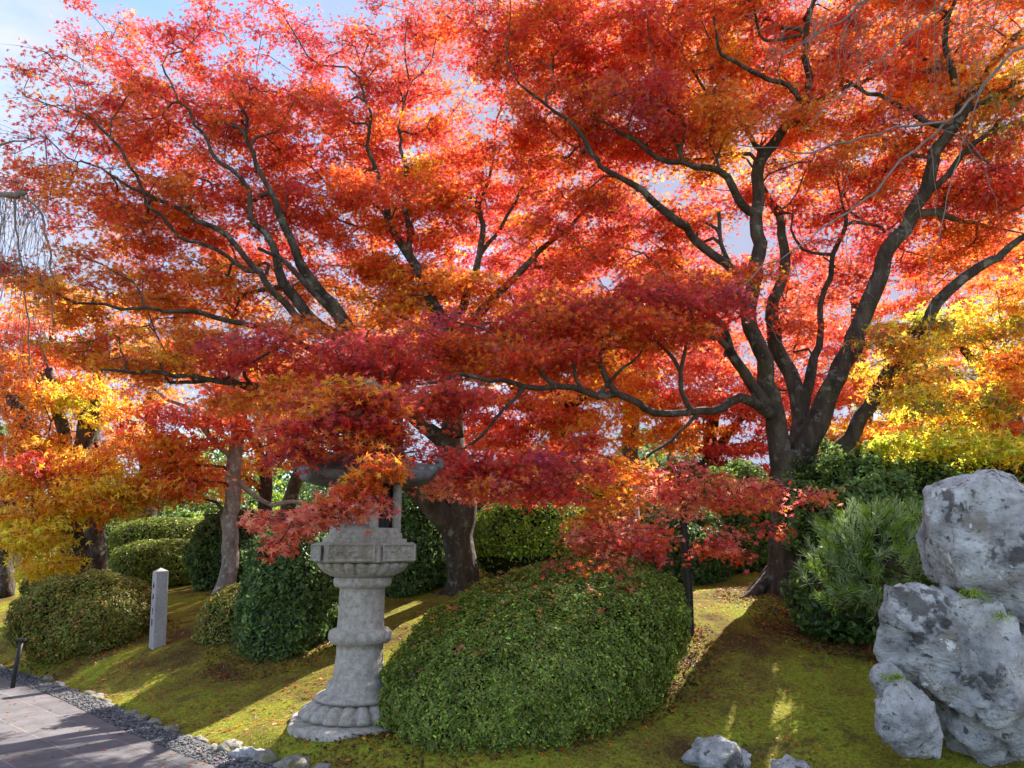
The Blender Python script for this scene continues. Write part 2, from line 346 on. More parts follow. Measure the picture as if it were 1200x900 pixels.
def attr_mat(name, rough=.85):
    m, n, l = mat(name); o = n.new("ShaderNodeOutputMaterial"); p = n.new("ShaderNodeBsdfPrincipled"); l.new(p.outputs[0], o.inputs[0])
    a = n.new("ShaderNodeAttribute"); a.attribute_name = "tone"; l.new(a.outputs['Color'], p.inputs['Base Color']); p.inputs['Roughness'].default_value = rough; return m
pb = mesh("gravel_pebbles", vv.reshape(-1, 3), (f1[None]+np.arange(nP)[:, None, None]*len(v1)).reshape(-1, 3), attr_mat("pebble"), smooth=False, col=tone)
tag(pb, "loose grey gravel between the paved path and the edging stones", "gravel", kind='stuff')

# ---------------------------------------------------------------- leaves
def star(tips, notch=.28):
    vs = [(0, -.05, 0)]; ang = [t[0] for t in tips]; nn = []
    a0 = ang[0]-35; nn.append(a0)
    for a, b in zip(ang[:-1], ang[1:]): nn.append((a+b)/2)
    nn.append(ang[-1]+35)
    for a in nn: vs.append((notch*math.cos(R(a)), notch*math.sin(R(a)), 0))
    for a, l in tips: vs.append((l*math.cos(R(a)), l*math.sin(R(a)), -.16*l))
    k = len(nn); return np.array(vs), np.array([[0, 1+i, 1+k+i, 2+i] for i in range(len(tips))])
T5 = star([(-18, .62), (36, .92), (90, 1.0), (144, .92), (198, .62)])
T3 = star([(25, .9), (90, 1.0), (155, .9)], .3)
TD = (np.array([(0, -.5, 0), (.27, 0, .06), (0, .5, 0), (-.27, 0, .06)]), np.array([[0, 1, 2, 3]]))
TB = (np.array([(0, -.5, 0), (.24, -.1, .05), (.16, .3, .03), (0, .5, -.04), (-.16, .3, .03), (-.24, -.1, .05)]), np.array([[0, 1, 2, 3], [0, 3, 4, 5]]))
def leaf_geo(P, Nn, size, col, T, updir=None):
    n = len(P); Nn = unit(Nn); a = rng.normal(size=(n, 3)) if updir is None else updir+rng.normal(size=(n, 3))*.5
    B = unit(a-Nn*(a*Nn).sum(-1, keepdims=True)); A_ = np.cross(B, Nn); tv, tf = T
    size = np.broadcast_to(size, (n,)).reshape(n, 1, 1)
    V = P[:, None]+size*(tv[None, :, :1]*A_[:, None]+tv[None, :, 1:2]*B[:, None]+tv[None, :, 2:]*Nn[:, None])
    return V.reshape(-1, 3), (tf[None]+(np.arange(n)*len(tv))[:, None, None]).reshape(-1, tf.shape[1]), np.repeat(col, len(tv), 0)

C = dict(crimson=(.56, .05, .06), plum=(.44, .045, .10), red=(.60, .030, .022), pink=(.70, .07, .10), scarlet=(.78, .085, .015), orange=(.80, .20, .012), amber=(.90, .42, .015),
         yellow=(.92, .66, .03), lime=(.42, .50, .03), rust=(.68, .17, .018), brown=(.30, .14, .03), coral=(.90, .22, .13), olive=(.22, .20, .03),
         green=(.12, .20, .03), dgreen=(.055, .11, .025), bgreen=(.24, .38, .03), blgreen=(.07, .13, .038), hgreen=(.175, .20, .026))
PAL = dict(
    red=[('red', 4), ('scarlet', 5), ('crimson', 2), ('orange', 2), ('rust', 1)], pink=[('pink', 2), ('red', 4), ('crimson', 2), ('scarlet', 4), ('orange', 1)],
    redtwig=[('red', 2), ('crimson', 3), ('rust', 2)], scarlet=[('scarlet', 5), ('red', 4), ('orange', 3), ('crimson', 1)],
    redor=[('scarlet', 3), ('orange', 3), ('rust', 3), ('red', 2)], rust=[('rust', 3), ('orange', 5), ('amber', 3), ('scarlet', 3), ('crimson', 1)],
    orange=[('orange', 5), ('amber', 2), ('scarlet', 2), ('rust', 2)], crimson=[('crimson', 5), ('plum', 1), ('red', 3), ('scarlet', 2), ('rust', 1)],
    amber=[('amber', 5), ('orange', 3), ('yellow', 2)], yellow=[('yellow', 6), ('amber', 4)], ygreen=[('yellow', 3), ('lime', 3), ('amber', 1)],
    mix=[('crimson', 3), ('scarlet', 2), ('orange', 2), ('red', 2), ('rust', 2)], coral=[('coral', 5), ('red', 2), ('orange', 2), ('pink', 1)],
    bright=[('scarlet', 5), ('red', 3), ('coral', 2)], brightor=[('orange', 6), ('amber', 3), ('scarlet', 2)], olive=[('amber', 3), ('olive', 3), ('yellow', 3), ('rust', 2)],
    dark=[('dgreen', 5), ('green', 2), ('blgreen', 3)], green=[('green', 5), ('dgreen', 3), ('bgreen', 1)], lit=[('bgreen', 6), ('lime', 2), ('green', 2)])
def pick(pal, n):
    p = PAL[pal]; w = np.array([x[1] for x in p], float); w /= w.sum()
    return np.array([C[x[0]] for x in p])[rng.choice(len(p), n, p=w)]

class Tree:
    def __init__(s, name, label, cat, base, bark=None, leafmat=None, group=None, seed=0, T=T3, lsize=.05, lpc=150, rad=.38, rtip=.0035, leafflat=.75, thin=1.0, push=0):
        s.thin = thin; s.push = push
        s.root = empty(name, base, label, cat, group); s.P = []; s.r = []; s.par = []; s.limbs = []; s.chains = []; s.clusters = []
        s.bark = bark or M_BARK; s.lm = leafmat or M_MAPLE; s.T = T; s.ls = lsize; s.lpc = lpc; s.rad = rad; s.rtip = rtip; s.seed = seed; s.flat = leafflat
    def limb(s, pts, raw=False, wig=.045):
        q = np.array([[*(np.array(p[:3]) if raw else W(*p[:3])), p[3]] for p in pts]); q[:, 3] *= s.thin; q = catmull(q, .13); m = len(q)
        w = np.clip(np.arange(m)/6, 0, 1)[:, None]
        q[:, :3] += w*wig*np.stack([fbm(q[:, :3]*2.4+11*k, 2, s.seed+k) for k in range(3)], -1)*np.clip(.35/(q[:, 3:]+.1), .5, 2)
        if s.P:
            d = np.linalg.norm(np.array(s.P)-q[0, :3], axis=1); k = int(d.argmin()); start = k
            q[0, :3] = s.P[k]; q[0, 3] = min(q[0, 3]*1.15, s.r[k]*.95)
        else: start = -1
        ids = [] if start < 0 else [start]
        for a in q[(0 if start < 0 else 1):]:
            s.P.append(a[:3]); s.r.append(a[3]); s.par.append(ids[-1] if ids else -1); ids.append(len(s.P)-1)
        s.limbs.append((ids, q))
    def blob(s, u, v, Y, ru, rv, rY, n, pal, k=1.0, rad=None):
        Y = Y+(s.push if v < 340 else 0); c = W(u, v, Y); sx = ru/F*Y; sz = rv/F*Y
        d = unit(rng.normal(size=(n, 3)))*(rng.random((n, 1))**(1/3))
        P = c+d*np.array([sx, rY, sz]); P[:, 2] = np.maximum(P[:, 2], .35)
        col = pick(pal, n)
        for a, b in zip(P, col): s.clusters.append((a, b, pal, k, rad or s.rad))
    def grow(s, step=.22):
        nl = len(s.P); P = list(s.P); plen = [0.]*nl
        for i_ in range(nl):
            if s.par[i_] >= 0: plen[i_] = plen[s.par[i_]]+np.linalg.norm(P[i_]-P[s.par[i_]])
        cap = 40000; AP = np.zeros((cap, 3)); AL = np.zeros(cap); AP[:nl] = P; AL[:nl] = plen; n = nl
        lo = 0
        for i_ in range(nl):      # no foliage sprouting from the lower trunk
            if s.r[i_] > .15: AL[i_] += 1.5
        cl = np.array([c[0] for c in s.clusters]); dmin = np.array([np.linalg.norm(AP[:n]-c, axis=1).min() for c in cl]); order = np.argsort(dmin)
        par = list(s.par); r = list(s.r); cnt = [0]*n; s.out = {}
        for ci in order:
            c = cl[ci]; D = np.linalg.norm(AP[:n]-c, axis=1); k = int((D+.32*AL[:n]).argmin()); d = D[k]; p0 = AP[k].copy()
            kp = par[k]; tan = unit(p0-AP[kp]) if kp >= 0 else np.array([0, 0, 1.])
            c1 = p0+tan*d*.30+np.array([0, 0, .10*d]); m = max(2, int(d/step)); prev = k; ids = [k]
            for t in np.arange(1, m+1)/m:
                q = (1-t)**2*p0+2*t*(1-t)*c1+t*t*c
                if t < 1: q = q+rng.normal(size=3)*.022*min(1, d)
                AP[n] = q; AL[n] = AL[prev]+np.linalg.norm(q-AP[prev]); par.append(prev); r.append(0); cnt.append(0); ids.append(n); prev = n; n += 1
            cnt[prev] = 1; s.chains.append(ids); s.out[ci] = unit(c-AP[par[prev]])
        cnt = np.array(cnt, float)
        for i_ in range(n-1, -1, -1):
            if par[i_] >= 0: cnt[par[i_]] += cnt[i_]
        for i_ in range(nl, n):
            r[i_] = s.rtip*cnt[i_]**.585
        for i_ in range(nl, n): r[i_] = min(r[i_], r[par[i_]]*.85+.0005)
        # limbs
        parts = []; smallp = []
        for ids, q in s.limbs:
            big = q[:, 3].max(); nn = 20 if big > .12 else (12 if big > .05 else 7)
            parts.append(tube(q[:, :3], q[:, 3], nn, True, .10 if big > .05 else .05, s.seed))
        V, Fc = join(parts); mesh("trunk", V, Fc, s.bark, s.root)
        for ids in s.chains:
            rr = [min(r[ids[1]]*1.1, r[ids[0]])]+[r[x] for x in ids[1:]]
            smallp.append(tube(AP[ids], rr, 6 if rr[0] > .015 else 4 if rr[0] > .007 else 3, False))
        # sprays
        LP = []; LC = []; LS = []; LNm = []
        for ci, (c, col, pal, kk, rad) in enumerate(s.clusters):
            o = s.out.get(ci, np.array([1., 0, 0])); az = math.atan2(o[1], o[0]); nt = 7; tilt = rng.normal(size=2)*.12
            ang = az+rng.uniform(-2.3, 2.3, nt); L = rad*rng.uniform(.55, 1.15, nt)
            nleaf = int(s.lpc*kk*rng.uniform(.7, 1.3)); per = nleaf//nt+1
            for a, ll in zip(ang, L):
                dr = np.array([math.cos(a), math.sin(a), 0.]); dr[2] = dr[0]*tilt[0]+dr[1]*tilt[1]+rng.uniform(-.05, .12)
                bnd = rng.normal(size=3)*.12; bnd[2] = -.18
                ts = np.array([0, .35, .7, 1.]); tp = c+dr*ts[:, None]*ll+bnd*(ts[:, None]**2)*ll
                smallp.append(tube(tp, np.array([1, .8, .55, .3])*s.rtip*.75, 3, False))
                t = rng.uniform(.08, 1.08, per)[:, None]; q = c+dr*t*ll+bnd*t*t*ll
                side = np.array([-dr[1], dr[0], 0]); q = q+side*rng.normal(size=(per, 1))*rad*.24+np.array([0, 0, 1])*rng.normal(-.02, .035+.05*rad, (per, 1))+dr*rng.normal(size=(per, 1))*.04
                LP.append(q); cc = np.repeat(col[None], per, 0)*rng.lognormal(0, .14); alt = rng.random(per) < .42
                cc[alt] = pick(pal, int(alt.sum())); LC.append(cc)
        V, Fc = join(smallp); mesh("branches", V, Fc, M_TWIG, s.root)
        P_ = np.concatenate(LP); col = np.concatenate(LC); n = len(P_)
        v = rng.lognormal(0, .27, (n, 1)); col = np.clip(col*v*(1+rng.normal(size=(n, 3))*.06), 0.002, .92)
        Nn = np.array([0, 0, 1.])*s.flat+rng.normal(size=(n, 3))*.55
        sz = s.ls*rng.uniform(.6, 1.2, n); V, Q, cc = leaf_geo(P_, Nn, sz, col, s.T)
        mesh("crown", V, Q, s.lm, s.root, smooth=False, col=cc)
        return s

# ================================================================ CENTRE MAPLE
b = stand(540, 700, 10)
A_ = Tree("maple_tree", "wide red maple behind the stone lantern, its trunk showing right of the column", "maple tree", b, seed=3, lsize=.053, lpc=168, rad=.39, T=T5, rtip=.0058, push=.35)
A_.limb([(544, 712, 10, .28), (542, 685, 10, .225), (541, 650, 10, .21), (539, 610, 10, .20), (536, 570, 10, .19), (533, 540, 9.95, .18), (530, 512, 9.9, .17)])
def roots(t, b, r0, n, L, sd):
    rr = np.random.default_rng(sd)
    for k in range(n):
        a = k*2*math.pi/n+rr.uniform(-.3, .3); l_ = L*rr.uniform(.7, 1.2); d = np.array([math.cos(a), math.sin(a)]); pts = []
        for t_, h_, q in ((-.3, .7, .40), (.0, .32, .36), (.4, .02, .24), (.8, -.12, .10)):
            x, y = b[0]+d[0]*(r0*.55+l_*t_), b[1]+d[1]*(r0*.55+l_*t_); pts.append((x, y, G(x, y)+h_*r0*1.6, r0*q))
        t.limb(pts, raw=True, wig=.02)
roots(A_, b, .20, 6, .38, 1)
A_.limb([(540, 625, 10, .17), (512, 600, 9.85, .15), (480, 572, 9.6, .13), (455, 548, 9.5, .11), (420, 520, 9.3, .09), (380, 490, 9.1, .07), (330, 470, 8.9, .05), (270, 455, 8.7, .03), (200, 445, 8.6, .02)])
A_.limb([(532, 525, 9.9, .13), (505, 505, 9.8, .10), (480, 480, 9.7, .09), (450, 445, 9.6, .09), (425, 410, 9.5, .095), (400, 378, 9.4, .09), (375, 335, 9.3, .08), (345, 290, 9.2, .06), (325, 240, 9.2, .045), (300, 180, 9.2, .03), (270, 100, 9.3, .02)])
A_.limb([(425, 410, 9.5, .08), (390, 392, 9.4, .08), (365, 375, 9.3, .075), (340, 335, 9.2, .07), (318, 300, 9.1, .055), (300, 265, 9.1, .04), (280, 215, 9.1, .03), (230, 150, 9.2, .02), (190, 90, 9.3, .015)])
A_.limb([(390, 392, 9.4, .06), (345, 370, 9.2, .05), (300, 325, 9, .04), (265, 285, 8.9, .035), (215, 245, 8.8, .028), (160, 225, 8.7, .02), (100, 190, 8.6, .012)])
A_.limb([(300, 325, 9, .03), (240, 290, 8.8, .025), (190, 255, 8.7, .02), (130, 165, 8.7, .02), (90, 125, 8.8, .01)])
A_.limb([(400, 378, 9.4, .05), (350, 322, 9.0, .035), (300, 290, 8.9, .02)])
A_.limb([(531, 512, 9.9, .15), (531, 470, 9.9, .14), (527, 430, 9.9, .13), (520, 395, 9.9, .11), (500, 345, 10, .08), (478, 300, 10, .065), (460, 262, 10, .05), (445, 220, 10, .04), (435, 160, 10.1, .025), (425, 90, 10.2, .018)])
A_.limb([(478, 300, 10, .05), (480, 262, 10.1, .04), (470, 225, 10.2, .03), (468, 150, 10.3, .02), (480, 70, 10.4, .012)])
A_.limb([(527, 420, 9.9, .10), (555, 385, 10, .075), (590, 345, 10.1, .06), (630, 300, 10.2, .045), (665, 265, 10.3, .03), (700, 225, 10.4, .018)])
A_.limb([(520, 395, 9.9, .08), (545, 350, 10.1, .06), (562, 300, 10.2, .05), (562, 250, 10.3, .035), (575, 190, 10.4, .02), (590, 110, 10.5, .014)])
A_.limb([(562, 300, 10.2, .035), (590, 260, 10.3, .026), (620, 215, 10.4, .018), (640, 170, 10.4, .012)])
A_.limb([(455, 450, 9.6, .06), (400, 425, 9.1, .045), (350, 405, 8.9, .038), (300, 390, 8.7, .034), (240, 372, 8.5, .028), (170, 358, 8.4, .02), (90, 352, 8.3, .013)])
A_.limb([(380, 490, 9.1, .05), (320, 462, 8.6, .035), (245, 448, 8.3, .028), (180, 436, 8.2, .022), (110, 442, 8.1, .013)])
A_.limb([(480, 572, 9.6, .06), (480, 560, 8.6, .045), (470, 545, 7.4, .035), (455, 540, 6.4, .024), (425, 560, 5.75, .016), (385, 590, 5.45, .009), (345, 615, 5.35, .006)])
A_.limb([(470, 545, 7.4, .03), (430, 510, 6.5, .02), (390, 500, 6.0, .012), (350, 520, 5.8, .007)])
for a in [(95, 120, 9.2, 70, 70, 1, 26, 'redtwig', .35), (50, 210, 8.8, 45, 55, .9, 16, 'redtwig', .4), (180, 60, 9.8, 90, 50, 1.2, 28, 'pink', .6), (300, 70, 10.3, 100, 60, 1.5, 34, 'pink', .6),
          (420, 70, 11, 90, 60, 1.5, 32, 'pink', .6), (520, 90, 11, 60, 70, 1.5, 32, 'pink', .7), (200, 160, 9.5, 110, 60, 1.5, 62, 'red', .75), (330, 170, 10, 110, 60, 1.5, 66, 'red', .85),
          (470, 170, 11, 100, 70, 1.5, 60, 'scarlet', .9), (150, 250, 8.9, 105, 48, 1.2, 52, 'redor', .9), (290, 255, 9.9, 110, 55, 1.1, 54, 'red', 1), (430, 270, 10, 100, 60, 1.5, 52, 'scarlet', 1),
          (560, 240, 11, 90, 70, 1.5, 50, 'scarlet', .9), (640, 300, 11, 80, 50, 1.5, 30, 'pink', .9), (120, 345, 8.9, 110, 42, 1.2, 40, 'rust', .85, .33), (270, 340, 9.9, 100, 42, 1.0, 40, 'rust', .9),
          (190, 415, 8.6, 130, 26, .9, 36, 'rust', .8, .30), (430, 335, 10.3, 100, 45, 1.0, 46, 'orange', 1), (540, 360, 10.4, 90, 40, 1.0, 42, 'orange', 1), (470, 230, 10.2, 80, 40, .8, 24, 'orange', 1),
          (350, 422, 8.2, 120, 26, .9, 27, 'crimson', .8, .30), (450, 428, 8.0, 100, 26, .8, 22, 'crimson', .8, .30), (400, 395, 9.0, 120, 26, .9, 16, 'redor', .8, .33), (320, 465, 8.0, 80, 18, .7, 14, 'orange', .75, .28), (420, 468, 7.3, 80, 16, .6, 17, 'mix', .75, .28),
          (560, 420, 9, 60, 30, .7, 22, 'rust', 1), (400, 140, 10.5, 140, 60, 1.2, 36, 'red', .8), (250, 130, 10.2, 120, 50, 1.2, 22, 'pink', .7), (600, 200, 10.5, 70, 50, 1, 24, 'scarlet', .9), (520, 20, 11, 60, 30, 1, 10, 'pink', .6)]:
    A_.blob(*a)
# the low spray in front of the lantern
for (u, v, pal, n) in [(455, 545, 'orange', 4), (435, 558, 'orange', 5), (412, 568, 'rust', 5), (392, 585, 'coral', 5), (372, 600, 'coral', 5), (350, 612, 'coral', 4), (330, 628, 'coral', 3), (410, 592, 'coral', 4), (318, 605, 'coral', 3), (440, 590, 'coral', 2)]:
    A_.blob(u, v, 5.5, 12, 8, .12, n, pal, .30, .16)
for (u, v, pal, n) in [(360, 520, 'crimson', 5), (395, 500, 'crimson', 6), (430, 490, 'crimson', 6), (380, 480, 'rust', 6), (440, 515, 'rust', 4), (345, 535, 'crimson', 3), (450, 470, 'mix', 8), (335, 500, 'mix', 6), (405, 455, 'rust', 8), (420, 475, 'crimson', 7), (400, 520, 'mix', 3), (455, 535, 'crimson', 5), (465, 500, 'mix', 5)]:
    A_.blob(u, v, 5.9, 22, 12, .2, n, pal, .35, .2)
A_.grow()

# ================================================================ RIGHT MAPLE
b = stand(915, 698, 9.4)
B_ = Tree("maple_tree", "many limbed dark trunked red maple on the mound behind the pine and boulder", "maple tree", b, seed=23, lsize=.053, lpc=168, rad=.40, T=T5, rtip=.0058, thin=.80, push=.4)
B_.limb([(922, 708, 9.4, .46), (922, 688, 9.4, .34), (923, 650, 9.4, .29), (925, 600, 9.4, .28), (926, 560, 9.4, .27), (928, 530, 9.4, .24)])
roots(B_, b, .30, 7, .6, 2)
B_.limb([(920, 560, 9.4, .20), (912, 510, 9.35, .165), (902, 460, 9.3, .145), (888, 410, 9.3, .13), (872, 360, 9.3, .13), (882, 320, 9.3, .12), (888, 270, 9.3, .11), (886, 230, 9.25, .10), (898, 180, 9.2, .095), (925, 150, 9.1, .08), (950, 122, 9, .07), (943, 80, 8.95, .055), (940, 40, 8.9, .045), (952, -20, 8.8, .03)])
B_.limb([(872, 360, 9.3, .07), (858, 330, 9.2, .06), (852, 300, 9.2, .04), (840, 250, 9.2, .03)])
B_.limb([(888, 255, 9.25, .075), (868, 238, 9.1, .07), (850, 208, 9.0, .06), (815, 195, 8.9, .05), (770, 185, 8.9, .04), (720, 150, 8.8, .03)])
B_.limb([(872, 350, 9.3, .085), (850, 310, 9.1, .08), (820, 285, 9.0, .07), (785, 250, 8.9, .065), (750, 225, 8.8, .055), (715, 200, 8.7, .045), (685, 180, 8.7, .04), (672, 150, 8.6, .03), (640, 120, 8.6, .025), (600, 85, 8.5, .015)])
B_.limb([(890, 180, 9.2, .05), (872, 150, 9.1, .04), (845, 125, 9, .035), (828, 108, 9, .025), (790, 60, 9, .015)])
B_.limb([(946, 130, 9, .05), (925, 100, 8.9, .045), (880, 85, 8.8, .035), (850, 60, 8.8, .03), (835, 20, 8.7, .02)])
B_.limb([(950, 122, 9, .05), (985, 105, 9, .04), (1020, 90, 9, .03), (1060, 50, 9, .02)])
B_.limb([(940, 40, 8.9, .03), (900, 45, 8.8, .025), (880, 20, 8.8, .018), (860, -20, 8.8, .012)])
B_.limb([(928, 560, 9.4, .20), (945, 520, 9.35, .19), (965, 470, 9.3, .17), (990, 420, 9.3, .15), (1010, 370, 9.25, .14), (1030, 320, 9.2, .13), (1052, 280, 9.1, .12), (1075, 235, 9, .11), (1095, 190, 8.9, .095), (1112, 150, 8.8, .08), (1122, 110, 8.8, .06), (1108, 60, 8.7, .05), (1125, -10, 8.6, .035)])
B_.limb([(1052, 280, 9.1, .08), (1085, 215, 8.9, .075), (1110, 160, 8.8, .07), (1135, 110, 8.6, .065), (1165, 75, 8.5, .055), (1200, 35, 8.4, .045), (1240, -10, 8.3, .03)])
B_.limb([(1112, 140, 8.8, .05), (1150, 120, 8.6, .04), (1185, 100, 8.5, .035), (1230, 85, 8.4, .02)])
B_.limb([(1095, 150, 8.9, .05), (1065, 130, 8.8, .045), (1030, 115, 8.8, .035), (990, 95, 8.8, .025)])
B_.limb([(1075, 235, 9, .06), (1110, 205, 8.8, .05), (1140, 170, 8.7, .042), (1165, 150, 8.6, .035), (1210, 110, 8.5, .02)])
B_.limb([(935, 580, 9.4, .18), (965, 545, 9.3, .14), (1000, 505, 9.2, .12), (1030, 460, 9.1, .11), (1055, 420, 9, .10), (1085, 380, 8.9, .09), (1115, 345, 8.8, .08), (1150, 310, 8.7, .065), (1200, 282, 8.5, .05), (1250, 250, 8.4, .03)])
B_.limb([(930, 540, 9.5, .18), (938, 490, 9.55, .16), (925, 440, 9.6, .13), (908, 400, 9.7, .12), (903, 360, 9.7, .10), (918, 310, 9.8, .09), (910, 260, 9.8, .07), (900, 220, 9.8, .05)])
B_.limb([(938, 490, 9.55, .11), (948, 440, 9.6, .09), (955, 400, 9.6, .06), (960, 350, 9.7, .05), (975, 300, 9.7, .045), (990, 250, 9.7, .03)])
B_.limb([(975, 300, 9.7, .03), (940, 290, 9.7, .028), (925, 265, 9.7, .02), (925, 240, 9.7, .012)])
B_.limb([(905, 480, 9.3, .12), (880, 455, 9.2, .09), (858, 425, 9.1, .08), (848, 385, 9.1, .07), (825, 355, 9.1, .05), (790, 330, 9, .03)])
B_.limb([(908, 490, 9.3, .10), (885, 475, 9.1, .085), (855, 470, 8.9, .07), (820, 482, 8.7, .06), (785, 483, 8.5, .055), (750, 472, 8.3, .052), (710, 462, 8.1, .05), (665, 455, 7.9, .042), (620, 452, 7.8, .035), (575, 448, 7.7, .028), (520, 442, 7.6, .02), (440, 450, 7.5, .01)])
B_.limb([(620, 455, 7.8, .026), (590, 480, 7.7, .022), (565, 510, 7.6, .02), (540, 530, 7.5, .014), (490, 535, 7.4, .008)])
B_.limb([(700, 462, 8.1, .03), (730, 430, 8.0, .02), (760, 400, 8, .012)])
B_.limb([(820, 482, 8.7, .03), (780, 520, 8.4, .022), (740, 540, 8.2, .016), (690, 535, 8.0, .012)])
for a in [(620, 60, 9, 70, 55, 1.2, 42, 'mix', 1), (700, 50, 9, 90, 55, 1.3, 50, 'red', 1), (820, 50, 9.2, 90, 60, 1.4, 54, 'orange', 1), (930, 50, 9.4, 90, 60, 1.4, 46, 'mix', .9), (1040, 60, 9.4, 90, 60, 1.4, 46, 'redor', .9),
          (1150, 60, 9, 90, 70, 1.4, 50, 'redor', .9), (640, 150, 9, 80, 50, 1, 30, 'redor', 1), (740, 150, 8.9, 80, 40, 1, 44, 'mix', 1), (830, 160, 8.8, 60, 40, 1, 26, 'rust', 1), (740, 140, 8.4, 100, 34, .8, 16, 'crimson', 1),
          (930, 180, 9.2, 70, 60, 1.2, 28, 'rust', .8), (1010, 200, 9.4, 70, 60, 1.2, 28, 'mix', .8), (1090, 200, 9.2, 80, 60, 1.2, 24, 'mix', .8), (1180, 190, 8.6, 50, 60, 1, 26, 'pink', 1), (830, 125, 9.6, 60, 40, .8, 22, 'brightor', 1),
          (680, 250, 9.6, 80, 40, 1, 28, 'mix', .8), (790, 290, 9.6, 60, 40, 1, 18, 'mix', .6), (960, 280, 9.8, 60, 50, 1, 15, 'pink', .6), (1150, 240, 9, 60, 40, 1, 20, 'redor', .9), (850, 320, 8.6, 50, 30, .7, 16, 'rust', 1),
          (770, 362, 8.5, 110, 36, .9, 34, 'crimson', 1), (660, 378, 8.4, 100, 36, .9, 30, 'mix', 1), (720, 400, 8.3, 100, 26, .8, 22, 'redor', 1), (560, 398, 8.6, 70, 30, .8, 18, 'crimson', 1), (620, 420, 8.1, 90, 24, .7, 20, 'mix', 1),
          (530, 545, 7.3, 60, 16, .5, 12, 'crimson', .75, .28), (620, 552, 7.5, 80, 20, .6, 18, 'crimson', .75, .28), (560, 570, 7.2, 60, 12, .5, 12, 'coral', .7, .26), (690, 528, 7.8, 50, 18, .5, 9, 'mix', .7, .28), (640, 570, 7.4, 60, 12, .4, 8, 'crimson', .9),
          (500, 465, 7.6, 60, 12, .4, 14, 'crimson', .9), (730, 545, 8.0, 40, 16, .5, 6, 'orange', .9), (1180, 120, 8.3, 40, 60, .8, 20, 'olive', .9), (600, 20, 9.2, 100, 40, 1, 30, 'red', 1), (760, 70, 8.6, 110, 50, 1, 34, 'scarlet', 1), (980, 110, 8.8, 120, 60, 1, 36, 'scarlet', 1), (1100, 130, 8.8, 90, 60, 1, 30, 'orange', 1), (880, 10, 8.8, 140, 30, 1, 34, 'mix', 1), (1060, 10, 8.6, 140, 30, 1, 34, 'redor', 1), (680, 200, 9.4, 70, 40, 1, 22, 'mix', 1), (960, 230, 9.3, 90, 40, 1, 20, 'mix', .9), (730, 270, 9.8, 80, 50, 1.2, 26, 'red', .8), (800, 340, 9.9, 70, 40, 1.1, 22, 'scarlet', .9), (840, 240, 9.9, 60, 50, 1.1, 16, 'mix', .7), (960, 330, 10, 60, 50, 1, 18, 'bright', .8), (1060, 230, 9.9, 70, 60, 1, 22, 'mix', .8), (1130, 280, 9.8, 60, 50, 1, 22, 'redor', .9), (920, 380, 10, 50, 40, .9, 12, 'bright', .8), (1010, 290, 10, 60, 40, 1, 14, 'pink', .8), (700, 330, 9.8, 80, 40, 1, 22, 'bright', .9)]:
    B_.blob(*a)
B_.grow()

# ================================================================ YOUNG MAPLE (front centre)
b = stand(808, 748, 7.6)
Y_ = Tree("young_maple", "small coral red maple with a straight black stem beside the big clipped hedge", "maple tree", b, bark=M_BLACK, seed=41, lsize=.046, lpc=38, rad=.19, T=T5, rtip=.003)
Y_.limb([(808, 756, 7.6, .052), (807, 720, 7.6, .05), (805, 680, 7.6, .047), (802, 640, 7.6, .044), (800, 600, 7.6, .036), (797, 570, 7.6, .024), (790, 545, 7.6, .014)], wig=.004)
Y_.limb([(801, 620, 7.6, .02), (770, 620, 7.4, .016), (735, 630, 7.2, .012), (700, 645, 7.0, .008)])
Y_.limb([(799, 590, 7.6, .02), (850, 580, 7.6, .014), (900, 575, 7.5, .010), (950, 575, 7.5, .006)])
for a in [(735, 615, 7.2, 60, 22, .4, 26, 'coral', 1), (690, 640, 7.0, 36, 14, .3, 12, 'coral', 1), (740, 575, 7.5, 50, 25, .4, 13, 'orange', .9), (800, 560, 7.5, 50, 26, .4, 22, 'coral', 1), (850, 580, 7.5, 50, 18, .4, 22, 'coral', 1),
          (905, 578, 7.4, 40, 12, .3, 12, 'coral', 1), (950, 578, 7.4, 22, 5, .2, 4, 'coral', .9), (825, 625, 7.4, 40, 22, .3, 8, 'coral', .9), (850, 645, 7.4, 26, 10, .3, 6, 'pink', .9), (775, 640, 7.3, 30, 14, .3, 4, 'pink', .9),
          (740, 640, 7.0, 40, 14, .3, 12, 'pink', .9), (725, 670, 6.8, 26, 10, .2, 5, 'coral', .7), (690, 662, 6.7, 36, 8, .2, 6, 'pink', .7), (718, 690, 6.5, 20, 8, .15, 4, 'pink', .6), (900, 622, 7.6, 22, 6, .2, 3, 'pink', .8), (780, 590, 7.4, 40, 22, .4, 9, 'coral', 1), (690, 605, 7.4, 34, 14, .3, 10, 'orange', .8)]:
    Y_.blob(*a)
Y_.grow(.15)
o = empty("prop_post", stand(745, 700, 8.6), "grey wooden prop stake standing behind the coral red young maple", "stake")
p0 = stand(745, 700, 8.6); p1 = W(744, 556, 8.6); V, Fc = tube([p0-[0, 0, .1], (p0+p1)/2, p1], [.05, .048, .045], 10, True, .05); mesh("pole", V, Fc, M_MARK, o)
V, Fc = tube([p1+[-.16, .06, -.03], p1+[0, .06, -.03], p1+[.16, .06, -.03]], [.03, .032, .03], 8, True, .05); mesh("crosspiece", V, Fc, M_TWIG, o)

